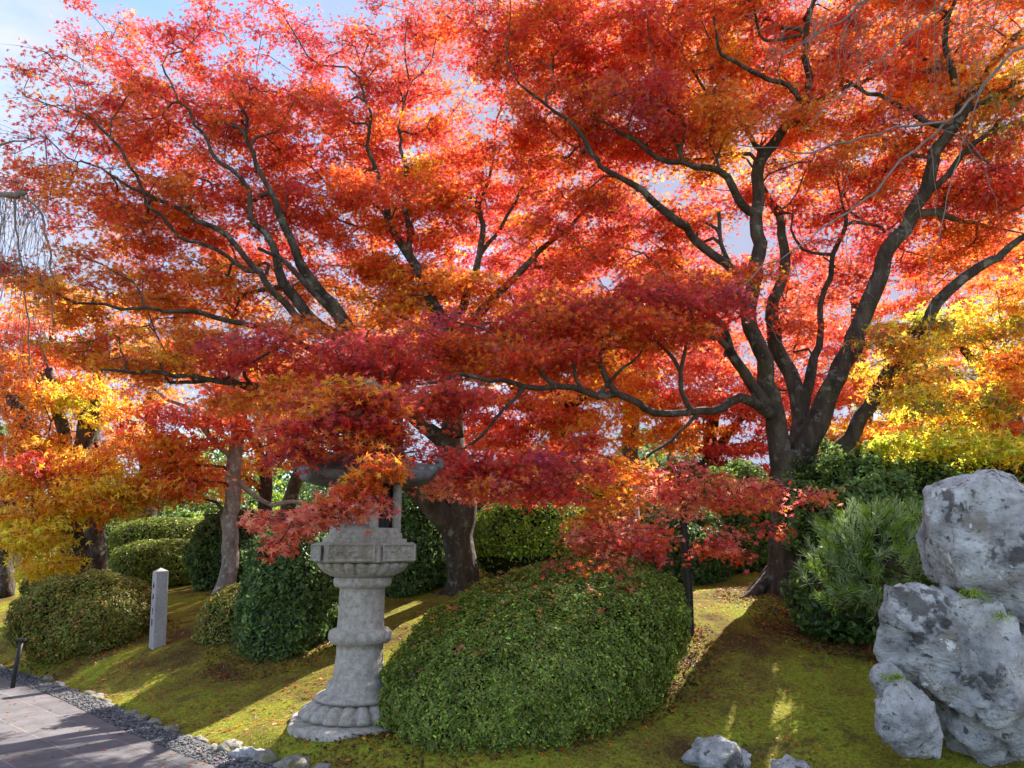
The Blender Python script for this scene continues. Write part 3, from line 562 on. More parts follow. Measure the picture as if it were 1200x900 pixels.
# ================================================================ TREES BEHIND
def bg_tree(label, base, limbs, blobs, seed, bark=None, lsize=.075, lpc=100, rad=.5, T=T3, lm=None, name="maple_tree", cat="maple tree", group=None, flat=.35):
    t = Tree(name, label, cat, stand(*base), bark=bark, seed=seed, lsize=lsize, lpc=lpc, rad=rad, T=T, leafmat=lm, leafflat=flat, group=group, rtip=.0045)
    for l_ in limbs: t.limb(l_)
    for x in blobs: t.blob(*x)
    return t.grow(.3)
bg_tree("maple with a pale speckled leaning trunk on the slope, left of the stone lantern", (262, 697, 12.5),
        [[(258, 708, 12.5, .21), (263, 685, 12.5, .15), (268, 650, 12.5, .132), (272, 600, 12.5, .122), (276, 550, 12.5, .118), (277, 500, 12.5, .11), (274, 450, 12.5, .105), (272, 400, 12.5, .11), (270, 350, 12.5, .08), (265, 280, 12.6, .05)],
         [(276, 540, 12.5, .045), (250, 515, 12.3, .04), (215, 480, 12.2, .035), (180, 455, 12.1, .02)], [(276, 560, 12.5, .05), (310, 590, 12.6, .04), (350, 595, 12.7, .03)], [(275, 480, 12.5, .05), (230, 440, 12.4, .035), (200, 400, 12.4, .02)]],
        [(230, 500, 12.2, 70, 30, .8, 26, 'bright'), (200, 555, 12.1, 60, 35, .7, 30, 'brightor'), (170, 520, 12.2, 50, 30, .8, 20, 'brightor'), (240, 430, 12.6, 90, 25, 1, 18, 'orange'), (300, 450, 12.8, 60, 30, 1, 14, 'bright'), (230, 560, 12.4, 40, 20, .6, 12, 'bright'), (330, 500, 13, 50, 50, 1, 20, 'orange')], 51, bark=M_BARK_S, lsize=.075, lpc=90, rad=.42, flat=.3)
bg_tree("thick dark trunk maple with low yellow and amber sprays at the left edge", (85, 690, 13),
        [[(86, 700, 13, .30), (87, 670, 13, .24), (86, 640, 13, .22), (84, 600, 13, .20), (90, 560, 13, .18), (98, 520, 13, .15), (110, 480, 13, .13), (118, 430, 13, .10), (120, 380, 13, .06)],
         [(84, 600, 13, .16), (65, 560, 12.8, .14), (45, 525, 12.7, .12), (20, 480, 12.5, .10), (-10, 440, 12.3, .07)], [(90, 560, 13, .12), (75, 520, 13, .11), (72, 480, 13, .10), (55, 430, 13, .07)],
         [(86, 640, 13, .06), (50, 600, 12.2, .05), (10, 590, 11.8, .03)], [(86, 620, 13, .06), (130, 600, 12.4, .04), (150, 590, 12, .02)]],
        [(40, 580, 11.6, 50, 30, .7, 22, 'amber'), (35, 625, 11.4, 35, 35, .6, 20, 'yellow'), (110, 580, 11.8, 50, 28, .7, 26, 'amber'), (60, 545, 11.9, 40, 20, .7, 14, 'mix'), (140, 575, 12, 26, 30, .5, 14, 'yellow'), (20, 520, 12.2, 40, 30, .8, 16, 'orange'),
         (50, 660, 11.4, 22, 12, .3, 6, 'yellow'), (90, 545, 12.3, 60, 20, .8, 16, 'amber'), (30, 450, 12.6, 40, 40, .9, 22, 'orange'), (110, 470, 12.8, 50, 30, .9, 18, 'amber'), (20, 400, 13, 40, 40, .9, 20, 'bright'), (75, 470, 12.5, 20, 14, .3, 5, 'ygreen')], 61, lsize=.08, lpc=85, rad=.42, flat=.3)
bg_tree("slender forked maple with greenish stems between the speckled trunk and the lantern", (312, 640, 15),
        [[(312, 660, 15, .18), (312, 620, 15, .15), (311, 570, 15, .13), (305, 530, 15, .10), (290, 500, 15, .08), (285, 470, 15, .06)], [(312, 560, 15, .10), (318, 510, 15, .07), (322, 470, 15, .05)], [(311, 580, 15, .06), (290, 560, 14.8, .05), (262, 545, 14.6, .03)]],
        [(300, 480, 15, 60, 40, 1, 20, 'pink'), (340, 520, 15.5, 50, 40, 1, 16, 'redor'), (280, 560, 14.6, 40, 25, .8, 9, 'orange'), (320, 440, 15.5, 60, 30, 1, 12, 'bright')], 71, lsize=.085)
bg_tree("maple with a brown leaning trunk seen under the left eave of the lantern", (335, 620, 16.5),
        [[(330, 660, 16.5, .2), (338, 600, 16.5, .17), (348, 560, 16.5, .15), (358, 520, 16.5, .12), (362, 470, 16.5, .1), (370, 400, 16.5, .06)]],
        [(380, 480, 17, 80, 60, 1.2, 34, 'brightor'), (440, 420, 17, 80, 50, 1.2, 26, 'bright'), (350, 420, 17.5, 60, 30, 1.2, 10, 'brightor')], 81, lsize=.09)
bg_tree("vivid scarlet maple glowing far behind the long low branch", (640, 650, 17),
        [[(650, 670, 17, .3), (650, 600, 17, .25), (652, 540, 17, .22), (655, 480, 17, .2), (640, 420, 17, .15), (630, 350, 17, .1)], [(655, 490, 17, .16), (690, 450, 17, .13), (720, 400, 17, .1)], [(655, 500, 17, .15), (600, 450, 17, .1), (560, 400, 17, .07)]],
        [(700, 470, 16.5, 110, 50, 1.5, 66, 'brightor'), (620, 500, 16.8, 80, 40, 1.3, 36, 'bright'), (560, 490, 17, 70, 50, 1.3, 34, 'pink'), (760, 420, 17, 80, 40, 1.3, 36, 'bright'), (640, 400, 17.5, 110, 60, 1.5, 56, 'bright'), (480, 400, 17.5, 70, 40, 1.3, 26, 'bright'), (560, 320, 18, 100, 50, 1.5, 30, 'pink')], 91, lsize=.095, lpc=120, rad=.55)
bg_tree("bright red maple behind the right maple's forked limbs", (840, 640, 16),
        [[(838, 660, 16, .25), (836, 590, 16, .2), (830, 530, 16, .16), (842, 470, 16, .12), (850, 400, 16, .07)], [(832, 540, 16, .12), (860, 500, 16, .09), (900, 460, 16, .06)]],
        [(840, 460, 15.5, 70, 45, 1.3, 40, 'bright'), (800, 500, 15.8, 60, 30, 1, 22, 'brightor'), (900, 480, 16, 70, 50, 1.3, 30, 'pink'), (960, 430, 16.5, 70, 70, 1.5, 34, 'bright'), (860, 380, 17, 80, 40, 1.3, 20, 'bright'), (1010, 520, 15, 60, 26, 1, 18, 'brightor'), (870, 540, 15.4, 50, 22, .8, 14, 'pink')], 101, lsize=.09, lpc=110, rad=.5)
bg_tree("golden yellow and orange maple behind the grey boulder at the right edge", (1150, 640, 12.5),
        [[(1190, 660, 12.5, .2), (1190, 600, 12.5, .17), (1185, 540, 12.5, .14), (1170, 480, 12.5, .1), (1140, 420, 12.5, .07), (1100, 380, 12.5, .04)], [(1185, 540, 12.5, .1), (1220, 470, 12.3, .08), (1240, 400, 12.2, .05)], [(1170, 480, 12.5, .06), (1120, 470, 12, .04), (1070, 480, 11.6, .02)]],
        [(1110, 470, 11.6, 70, 35, .8, 34, 'olive'), (1160, 400, 12, 60, 50, 1, 32, 'olive'), (1180, 470, 12, 50, 40, 1, 28, 'orange'), (1090, 520, 11.4, 50, 22, .6, 18, 'ygreen'), (1170, 510, 11.8, 50, 20, .7, 18, 'orange'), (1120, 380, 12.4, 50, 40, .9, 18, 'ygreen'), (1060, 440, 12, 40, 50, .9, 18, 'olive'), (1200, 340, 11.5, 60, 30, 1, 16, 'rust'), (1065, 410, 8.9, 55, 45, .5, 18, 'olive', .7, .3), (1110, 470, 8.7, 70, 35, .5, 24, 'olive', .8, .3), (1150, 525, 8.3, 60, 16, .4, 16, 'ygreen', .8, .28), (1080, 520, 8.6, 40, 14, .3, 9, 'ygreen', .7, .28), (1185, 440, 8.5, 40, 40, .5, 16, 'orange', .8, .3)], 111, lsize=.07, lpc=110, rad=.42)
bg_tree("orange and red maple far off at the left, glimpsed over the yellow sprays", (10, 620, 18),
        [[(8, 670, 18, .3), (10, 600, 18, .22), (18, 540, 18, .18), (40, 470, 18, .12), (60, 380, 18, .08)]],
        [(40, 440, 18, 80, 40, 1.2, 26, 'bright'), (130, 440, 18.5, 80, 40, 1.2, 24, 'brightor'), (30, 350, 18, 70, 30, 1.2, 16, 'brightor'), (180, 410, 19, 80, 30, 1.2, 18, 'bright'), (100, 510, 18.5, 80, 30, 1.3, 20, 'orange')], 121, lsize=.10, lpc=100, rad=.6)
bg_tree("tall pinkish red maple far behind the gap between the two big maples", (740, 640, 20),
        [[(740, 660, 20, .3), (738, 560, 20, .25), (742, 450, 20, .2), (748, 350, 20, .14), (740, 300, 20, .07)], [(742, 440, 20, .14), (800, 360, 20, .08)]],
        [(700, 320, 20, 90, 60, 1.8, 40, 'pink'), (800, 330, 20, 80, 60, 1.8, 34, 'bright'), (760, 400, 19.5, 90, 40, 1.5, 30, 'bright')], 131, lsize=.10, lpc=120, rad=.6)
bg_tree("orange red maple far behind the forked limbs of the right maple", (1010, 620, 19),
        [[(1010, 650, 19, .3), (1012, 560, 19, .25), (1010, 450, 19, .18), (1000, 350, 19, .1)], [(1011, 480, 19, .12), (1080, 400, 19, .07)]],
        [(980, 370, 19, 80, 60, 1.8, 34, 'bright'), (1070, 390, 19, 80, 70, 1.8, 40, 'redor'), (1120, 300, 19, 80, 50, 1.6, 26, 'bright'), (1010, 470, 18.5, 90, 50, 1.6, 36, 'brightor'), (1180, 300, 19, 60, 50, 1.5, 20, 'redor')], 141, lsize=.10, lpc=120, rad=.6)
# evergreens and greens far behind
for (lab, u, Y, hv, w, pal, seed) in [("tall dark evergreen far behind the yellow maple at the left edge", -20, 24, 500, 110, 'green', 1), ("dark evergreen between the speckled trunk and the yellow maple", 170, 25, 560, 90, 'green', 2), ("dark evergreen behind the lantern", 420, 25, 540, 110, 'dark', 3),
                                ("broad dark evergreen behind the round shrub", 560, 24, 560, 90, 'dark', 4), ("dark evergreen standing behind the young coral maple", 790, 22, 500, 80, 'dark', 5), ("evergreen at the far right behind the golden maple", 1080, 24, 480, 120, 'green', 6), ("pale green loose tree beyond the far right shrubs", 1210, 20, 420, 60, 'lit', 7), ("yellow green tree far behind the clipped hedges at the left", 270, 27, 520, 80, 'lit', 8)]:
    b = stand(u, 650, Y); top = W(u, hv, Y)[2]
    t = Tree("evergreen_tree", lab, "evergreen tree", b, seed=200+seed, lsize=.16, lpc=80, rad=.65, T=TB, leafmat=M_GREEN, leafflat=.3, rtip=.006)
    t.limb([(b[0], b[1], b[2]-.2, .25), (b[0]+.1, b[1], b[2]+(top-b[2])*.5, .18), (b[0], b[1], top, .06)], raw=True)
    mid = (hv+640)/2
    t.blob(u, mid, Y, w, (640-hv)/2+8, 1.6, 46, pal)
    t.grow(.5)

# ================================================================ SHRUBS
def surf_dir(n):
    d = unit(rng.normal(size=(n, 3))); return d
def shrub(name, label, cat, c, ax, yaw, n, pal, lsize, lump=.10, lfreq=2.2, power=2.3, tilt=0.0, seed=0, lm=None, depth=.10, jit=.5, T=TB, stems=0, hole=.0, group=None, clump=.035):
    """a leafy shell of many small leaves over an added solid dark core; ax half-axes (m)"""
    c = np.array(c, float); ax = np.array(ax, float)
    root = empty(name, (c[0], c[1], G(c[0], c[1])), label, cat, group)
    cy, sy = math.cos(yaw), math.sin(yaw)
    def rad(d):
        return (np.abs(d)**power).sum(-1)**(-1/power)
    def place(d, k):
        p = d*rad(d)[:, None]*ax; s_ = 1+lump*fbm(d*lfreq*1.0+seed*3.7, 4, seed); p = p*(s_*k)[:, None]
        p[:, 2] += tilt*p[:, 0]
        return np.stack([p[:, 0]*cy-p[:, 1]*sy, p[:, 0]*sy+p[:, 1]*cy, p[:, 2]], -1)+c
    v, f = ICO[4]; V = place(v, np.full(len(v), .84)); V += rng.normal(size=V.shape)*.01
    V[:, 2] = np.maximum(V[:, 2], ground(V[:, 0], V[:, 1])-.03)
    mesh("inner_core", V, f, M_CORE, root)  # solid dark core added to close gaps between leaves; no modelled branches
    d = surf_dir(int(n*1.25)); k = 1-np.abs(rng.normal(0, depth, len(d)))+.03*rng.random(len(d)); P = place(d, np.clip(k, .8, 1.05)); cs = 1/(lsize*3.2); cl_ = fbm(P*cs, 2, seed+50); k = k+cl_*clump/ax.mean(); P = place(d, np.clip(k, .78, 1.12))
    gz = ground(P[:, 0], P[:, 1]); keep = (P[:, 2] > gz+.02)
    if hole: keep &= ~((P[:, 2] < gz+hole) & (rng.random(len(d)) < .85))
    d, P = d[keep], P[keep]; m = len(P)
    col = pick(pal, m); patch = fbm(P*5.0, 3, seed+5)[:, None]
    col = np.clip(col*rng.lognormal(0, .33, (m, 1))*(1+.2*patch), .002, .9)
    nn = d/ax; nn = np.stack([nn[:, 0]*cy-nn[:, 1]*sy, nn[:, 0]*sy+nn[:, 1]*cy, nn[:, 2]], -1); nn = unit(nn)+np.array([0, 0, .35])+rng.normal(size=(m, 3))*jit
    Vv, Q, cc = leaf_geo(P, nn, lsize*rng.uniform(.6, 1.2, m), col, T)
    mesh("foliage", Vv, Q, lm or M_HEDGE, root, smooth=False, col=cc)
    if stems:
        pr = []
        for k in range(stems):
            a = rng.uniform(0, 6.28); g0 = np.array([c[0]+.25*ax[0]*math.cos(a), c[1]+.25*ax[1]*math.sin(a), 0]); g0[2] = G(g0[0], g0[1])-.03
            e = c+np.array([.75*ax[0]*math.cos(a), .75*ax[1]*math.sin(a), -.2*ax[2]]); qq = catmull([g0, (g0+e)/2+rng.normal(size=3)*.04, e], .1); pr.append(tube(qq, np.linspace(.014, .006, len(qq)), 5, True))
        for v_, f_ in pr: mesh("stem", v_, f_, M_PALETWIG, root)
    return root
def box_shrub(name, label, cat, px, Y, ry, n, pal, lsize, **k):
    u0, v0, u1, v1 = px; c = W((u0+u1)/2, (v0+v1)/2, Y); c[1] = Y
    return shrub(name, label, cat, c, ((u1-u0)/2/F*Y, ry, (v1-v0)/2/F*Y), k.pop('yaw', 0), n, pal, lsize, **k)
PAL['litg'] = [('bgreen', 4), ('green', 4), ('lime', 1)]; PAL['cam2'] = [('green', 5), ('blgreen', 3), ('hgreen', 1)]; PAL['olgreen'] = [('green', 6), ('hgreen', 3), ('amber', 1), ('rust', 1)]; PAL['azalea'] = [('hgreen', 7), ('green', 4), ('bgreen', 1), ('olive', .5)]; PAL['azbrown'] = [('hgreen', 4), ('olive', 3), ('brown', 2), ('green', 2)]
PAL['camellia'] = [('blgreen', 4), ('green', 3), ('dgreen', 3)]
shrub("clipped_hedge", "big rounded clipped azalea hedge right of the stone lantern", "hedge", W(628, 777, 6.75), (1.36, 1.0, .74), R(33), 172000, 'azalea', .030, clump=.055, lump=.06, lfreq=2.4, tilt=.25, seed=2, depth=.05, power=2.4)
box_shrub("azalea_bush", "rounded brown green azalea bush with bare stems left of the stone marker", "bush", (32, 676, 172, 775), 10.2, .75, 30000, 'azbrown', .045, lump=.10, seed=5, depth=.09, stems=6)
box_shrub("azalea_bush", "low azalea mound just behind the rounded bush at the left", "bush", (34, 668, 108, 705), 12.5, .5, 8000, 'azbrown', .05, seed=6)
box_shrub("clipped_hedge", "upper flat topped clipped hedge far back at the left, its top sunlit", "hedge", (140, 608, 262, 660), 17.5, .9, 16000, 'azalea', .07, power=3, seed=7, lump=.05)
box_shrub("clipped_hedge", "lower clipped hedge behind the small stone marker", "hedge", (140, 634, 250, 692), 15.5, .8, 16000, 'azalea', .065, power=3, seed=8, lump=.05)
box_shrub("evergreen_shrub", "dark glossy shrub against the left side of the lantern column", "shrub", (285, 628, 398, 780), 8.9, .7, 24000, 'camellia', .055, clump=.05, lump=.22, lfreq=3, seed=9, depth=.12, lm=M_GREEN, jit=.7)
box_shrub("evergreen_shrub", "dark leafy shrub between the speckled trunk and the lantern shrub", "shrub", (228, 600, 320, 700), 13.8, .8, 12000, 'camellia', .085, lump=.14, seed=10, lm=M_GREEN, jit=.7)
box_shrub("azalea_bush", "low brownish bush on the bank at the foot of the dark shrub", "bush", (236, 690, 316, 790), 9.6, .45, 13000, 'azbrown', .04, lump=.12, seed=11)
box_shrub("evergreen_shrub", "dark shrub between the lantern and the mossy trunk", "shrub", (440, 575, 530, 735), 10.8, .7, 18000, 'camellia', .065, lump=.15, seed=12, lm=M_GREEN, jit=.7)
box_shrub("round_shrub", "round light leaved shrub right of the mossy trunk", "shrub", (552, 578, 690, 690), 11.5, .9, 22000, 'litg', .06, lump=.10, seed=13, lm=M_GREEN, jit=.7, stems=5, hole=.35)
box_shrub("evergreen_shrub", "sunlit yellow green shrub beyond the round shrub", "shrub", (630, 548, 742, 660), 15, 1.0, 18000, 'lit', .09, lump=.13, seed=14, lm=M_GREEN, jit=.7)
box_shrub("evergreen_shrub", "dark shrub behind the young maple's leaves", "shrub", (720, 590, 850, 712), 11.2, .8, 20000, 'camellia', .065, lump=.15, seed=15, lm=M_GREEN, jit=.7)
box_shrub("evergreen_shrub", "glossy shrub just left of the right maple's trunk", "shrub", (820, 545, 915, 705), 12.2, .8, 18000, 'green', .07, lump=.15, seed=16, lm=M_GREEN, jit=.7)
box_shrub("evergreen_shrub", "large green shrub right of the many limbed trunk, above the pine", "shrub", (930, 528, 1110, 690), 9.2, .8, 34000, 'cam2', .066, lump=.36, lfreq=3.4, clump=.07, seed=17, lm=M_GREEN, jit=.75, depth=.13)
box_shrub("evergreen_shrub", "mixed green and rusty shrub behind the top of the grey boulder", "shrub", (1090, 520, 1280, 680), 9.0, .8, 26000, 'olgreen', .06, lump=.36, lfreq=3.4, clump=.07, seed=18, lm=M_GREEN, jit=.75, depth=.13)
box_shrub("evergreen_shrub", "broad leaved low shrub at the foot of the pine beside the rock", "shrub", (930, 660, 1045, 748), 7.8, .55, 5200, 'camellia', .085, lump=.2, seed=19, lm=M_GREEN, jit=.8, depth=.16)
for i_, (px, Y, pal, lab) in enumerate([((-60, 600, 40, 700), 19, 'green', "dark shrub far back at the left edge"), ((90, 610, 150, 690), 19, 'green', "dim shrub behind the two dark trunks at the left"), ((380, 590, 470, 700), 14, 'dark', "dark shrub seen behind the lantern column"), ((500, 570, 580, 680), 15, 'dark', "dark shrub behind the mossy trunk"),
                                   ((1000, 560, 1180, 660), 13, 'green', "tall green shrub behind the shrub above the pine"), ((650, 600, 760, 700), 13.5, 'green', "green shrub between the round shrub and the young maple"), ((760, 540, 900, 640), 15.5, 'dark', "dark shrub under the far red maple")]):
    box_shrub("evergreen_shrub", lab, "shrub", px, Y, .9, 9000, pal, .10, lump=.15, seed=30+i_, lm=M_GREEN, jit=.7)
# thick cut trunks at the far left
for lab, pts in [("bare dark trunk beside the thick yellow maple's trunk", [(112, 700, 14, .22), (111, 665, 14, .19), (110, 620, 14, .18), (108, 560, 14, .16), (112, 480, 14, .12), (125, 400, 14, .08)]),
                 ("dark trunk of a distant tree at the left edge", [(2, 700, 15, .2), (5, 650, 15, .17), (12, 600, 15, .15), (25, 520, 15, .12), (30, 400, 15, .08)]),
                 ("dark trunk far back over the clipped hedges", [(172, 640, 20, .22), (173, 600, 20, .2), (172, 540, 20, .17), (178, 460, 20, .12)])]:
    b = stand(*pts[0][:3]); t = Tree("tree", lab, "tree", b, seed=300, T=T3, lsize=.1, lpc=60, rad=.6); t.limb(pts); u, v, Y, r_ = pts[-1]; t.blob(u, v-30, Y, 60, 40, 1.2, 14, 'orange'); t.grow(.4)
far_n = 46000; xx = rng.uniform(-34, 30, far_n); yy = 31+rng.uniform(0, 3, far_n); zz = 1.2+rng.random(far_n)**.8*(3.4+1.3*np.sin(xx*.4)+.9*np.sin(xx*1.3))
Vv, Q, cc = leaf_geo(np.stack([xx, yy, zz], -1), rng.normal(size=(far_n, 3))+[0, -.5, .4], .28*rng.uniform(.6, 1.3, far_n), np.clip(pick('green', far_n)*rng.lognormal(0, .3, (far_n, 1)), 0, .5), TB)
tag(mesh("far_woods", Vv, Q, M_GREEN, smooth=False, col=cc), "dim green woodland closing the view far behind the garden", "woodland", kind='stuff')

# ================================================================ PINE
def pine(label, c, pts, n, pal):
    root = empty("pine_tree", stand(*c), label, "pine tree"); base = stand(*c); tp = []; lp = []; lc = []
    trunk = catmull([base-[0, 0, .1], base+[.02, 0, .35], base+[-.1, -.05, .75], base+[-.05, -.1, 1.2]], .1); v_, f_ = tube(trunk, np.linspace(.07, .02, len(trunk)), 8, True, .08); mesh("trunk", v_, f_, M_BARK, root)
    for (u, v, Y, ru, rv, rY, k) in pts:
        cc = W(u, v, Y)
        for q in cc+unit(rng.normal(size=(k, 3)))*rng.random((k, 1))**.4*np.array([ru/F*Y, rY, rv/F*Y]):
            d = unit((q-(base+[0, .1, .55]))*np.array([1, 1, .5])+np.array([0, -.05, .45])+rng.normal(size=3)*.28)
            s0 = q-d*.16; jn = trunk[np.argmin(np.linalg.norm(trunk-q, axis=1))]
            qq = catmull([jn, (jn+s0)/2-[0, 0, .03], s0, q], .12); tp.append(tube(qq, np.linspace(.010, .004, len(qq)), 4, False))
            m = 64; t = rng.random((m, 1)); p = s0+d*.18*t; nd = unit(d*(.55+.8*t)+unit(rng.normal(size=(m, 3)))*.75); L = rng.uniform(.065, .11, (m, 1))
            sd = unit(np.cross(nd, rng.normal(size=(m, 3))))*.0024
            mid = p+nd*L*.6; tri = np.stack([p-sd, p+sd, mid+sd, p+nd*L, mid-sd], 1)
            lp.append(tri.reshape(-1, 3)); lc.append(np.repeat(np.clip(pick(pal, 1)*rng.lognormal(0, .25, (m, 1)), 0, .6), 5, 0))
    V, Fc = join(tp); mesh("branches", V, Fc, M_TWIG, root)
    V = np.concatenate(lp); nT = len(V)//5; mesh("needles", V, (np.array([[0, 1, 2, 3, 4]])+np.arange(nT)[:, None]*5), M_NEEDLE, root, smooth=False, col=np.concatenate(lc))
PAL['pine'] = [('bgreen', 3), ('pneedle', 4)]; C['pneedle'] = (.33, .44, .17)
pine("long needled green pine growing against the left side of the boulder", (1030, 720, 7.2), [(1000, 640, 7.0, 55, 40, .3, 95), (1050, 615, 6.8, 45, 26, .3, 60), (975, 660, 7.1, 36, 26, .25, 34), (1075, 640, 6.4, 30, 22, .25, 32), (1080, 660, 6.2, 20, 14, .2, 14), (1015, 600, 7.1, 40, 16, .25, 26), (1050, 665, 6.8, 40, 20, .25, 24), (990, 690, 7.0, 44, 18, .25, 26), (1030, 700, 6.9, 30, 14, .2, 14)], 0, 'pine')

# ================================================================ ROCKS
M_ROCK = solid_mat("grey_limestone", [(.30, (.20, .195, .205)), (.43, (.40, .395, .41)), (.62, (.70, .70, .72))], 3.6, .9, 1.0, 9, detail=12, dist=.12,
                   spots=[(2.0, .53, .63, (.22, .18, .115), .65), (2.6, .575, .62, (.055, .05, .046), .8), (4.1, .635, .655, (.85, .84, .83), .9), (26, .57, .64, (.15, .145, .145), .6), (12, .615, .64, (.06, .056, .05), .8)], mapscale=(1, 1, 1.3))
M_EDGE = solid_mat("mossy_edging_stone", [(.3, (.13, .11, .095)), (.6, (.30, .28, .27))], 9, .95, 1, 24, dist=.03, spots=[(6, .50, .60, (.17, .16, .03), .8)])
def rock(name, label, cat, poly, Y, ry, sub=6, cuts=26, amp=.05, seed=0, group=None, crease=0, flat=2.3, loc_=(.80, .96)):
    P = np.array([W(u, v, Y) for u, v in poly]); c = P.mean(0); lo, hi = P.min(0), P.max(0); c = (lo+hi)/2; c[1] = Y
    ang = np.arctan2(P[:, 2]-c[2], P[:, 0]-c[0]); rr = np.hypot(P[:, 0]-c[0], P[:, 2]-c[2]); k = np.argsort(ang); ang, rr = ang[k], rr[k]
    ang = np.concatenate([ang-2*math.pi, ang, ang+2*math.pi]); rr = np.tile(rr, 3)
    v, f = ICO[sub]; th = np.arctan2(v[:, 2], v[:, 0]); h = np.hypot(v[:, 0], v[:, 2]); sil = np.interp(th, ang, rr)
    e = 2/flat; hh = h**e; yy = np.sign(v[:, 1])*np.abs(v[:, 1])**e
    V = np.stack([np.cos(th)*sil*hh, yy*ry, np.sin(th)*sil*hh], -1)
    S = max((hi-lo)[0], (hi-lo)[2])/2; r_ = np.random.default_rng(seed)
    for q in range(cuts):
        n_ = unit(r_.normal(size=3)*np.array([.42, 1, .42])); d = V@n_; lim = d.max()*r_.uniform(*loc_); ex = np.maximum(0, d-lim); V = V-n_*(ex*.92)[:, None]
    dn = unit(V); w = V+c
    ca_, sa_ = math.cos(.75), math.sin(.75); u1 = (w[:, 0]*ca_+w[:, 2]*sa_)*.42; u2 = -w[:, 0]*sa_+w[:, 2]*ca_; wr = np.stack([u1, w[:, 1], u2], -1); wr = wr+.18*np.stack([noise(w*2.1+9*k_, seed+60+k_) for k_ in range(3)], -1)
    rid = 1-np.abs(fbm(wr*2.3/S+seed, 5, seed)); rid = np.clip(rid, 0, 1)**1.6; V = V+dn*((rid-.6)*amp*1.5*S+fbm(wr*9, 3, seed+3)*amp*.20*S+ .07*amp*fbm(w*34, 3, seed+8)*S)[:, None]
    if crease:
        g_ = V+c; q = np.abs(fbm(g_*1.6/S+seed*2.1, 3, seed+30)); V = V-dn*(crease*np.exp(-(q/.05)**2))[:, None]
    V = V+c; root = mesh(name, V, f, M_ROCK, None, smooth=True)
    # move the origin to the base
    b_ = np.array([c[0], c[1], max(V[:, 2].min(), 0)]); me = root.data; co = (V-b_).astype(np.float32); me.vertices.foreach_set("co", co.ravel()); me.update(); root.location = b_
    return tag(root, label, cat, group)
rock("boulder", "large rounded pale grey boulder resting on top of the craggy rock", "boulder",
     [(1085, 600), (1088, 575), (1100, 560), (1125, 549), (1150, 550), (1180, 562), (1200, 573), (1240, 600), (1262, 650), (1262, 720), (1250, 770), (1205, 758), (1180, 737), (1160, 718), (1140, 702), (1120, 694), (1100, 680), (1088, 650), (1083, 620)], 5.75, .5, seed=4, amp=.05, crease=.03, cuts=9, loc_=(.90, .99), flat=2.0)
rock("boulder", "wide craggy grey rock with dark stains under the rounded boulder", "boulder",
     [(1036, 683), (1048, 692), (1075, 690), (1100, 686), (1130, 690), (1150, 708), (1175, 735), (1200, 755), (1250, 770), (1285, 850), (1275, 915), (1180, 915), (1140, 912), (1100, 910), (1062, 902), (1050, 870), (1036, 820), (1028, 780), (1025, 750), (1022, 720), (1030, 700)], 5.6, .52, seed=9, amp=.11, cuts=40, crease=.05, loc_=(.68, .93))
rock("stone", "small rounded stone with white lichen leaning on the lower left of the craggy rock", "stone", [(1034, 815), (1050, 800), (1078, 803), (1092, 835), (1096, 895), (1068, 895), (1042, 882), (1031, 850)], 5.38, .17, sub=5, seed=14, amp=.10, cuts=22, crease=.012, loc_=(.72, .95))
rock("stone", "small stone wedged above the lichened one, beside the grass tuft", "stone", [(1024, 785), (1035, 776), (1052, 785), (1056, 812), (1035, 818), (1026, 805)], 5.45, .12, sub=5, seed=15, amp=.09, cuts=18, loc_=(.75, .95))
def small_rock(name, label, cat, x, y, s, seed, z=None, group=None, sub=4, zs=.55, sink=.25, mat_=None, amp=.30):
    v, f = ICO[sub]; r_ = np.random.default_rng(seed); V = v*np.array([s, s*r_.uniform(.6, .9), s*zs])
    for q in range(14):
        n_ = unit(r_.normal(size=3)); d = V@n_; lim = d.max()*r_.uniform(.7, .92); V = V-n_*(np.maximum(0, d-lim)*.9)[:, None]
    V = V+unit(V)*(fbm(V*2.2/s+seed, 4, seed)*amp*s*.5)[:, None]; a = r_.uniform(0, 3.14); V = np.stack([V[:, 0]*math.cos(a)-V[:, 1]*math.sin(a), V[:, 0]*math.sin(a)+V[:, 1]*math.cos(a), V[:, 2]], -1)
    V[:, 2] += s*zs*(1-2*sink); o_ = mesh(name, V, f, mat_ or M_ROCK); o_.location = (x, y, G(x, y) if z is None else z); return tag(o_, label, cat, group)
k = 0
x = -7.0
while x < 3.2:
    s_ = random.choice([.03, .035, .04, .05, .06, .09])*random.uniform(.9, 1.2)
    if -2.2 < x < -.9: s_ = random.uniform(.07, .15)
    dy = random.uniform(-.05, .06)
    small_rock("edging_stone", "rough grey edging stone in the row between the gravel and the moss", "stone", x, float(yE(x))+.03+dy, s_, 500+k, z=.03, group="edging stones along the path", sub=3 if s_ < .1 else 4, mat_=M_EDGE if k % 9 else M_ROCK, sink=.38)
    x += (s_*random.uniform(1.2, 2.0)+random.choice([0, 0, .05]))*(.78 if x < -1.9 else 1); k += 1
def hit(u, v):
    d = W(u, v, 1.0)-np.array([0, 0, EYE]); 
    for Y_r in np.arange(3, 15, .01):
        q = np.array([0, 0, EYE])+d*Y_r
        if q[2] <= G(q[0], q[1]): return q
    return q
p = hit(842, 893); small_rock("stone", "flat rough grey stone at the bottom edge of the photo, right of centre", "stone", p[0], p[1], .27, 71, sub=5, zs=.36, sink=.42, amp=.45)
p = hit(925, 903); small_rock("stone", "smaller flat stone just right of the rough one at the bottom edge", "stone", p[0], p[1], .2, 72, sub=5, zs=.3, sink=.45, amp=.45)
p = stand(255, 698, 12.2); small_rock("stone", "little grey stone at the foot of the speckled trunk", "stone", p[0], p[1], .1, 73, zs=.9)
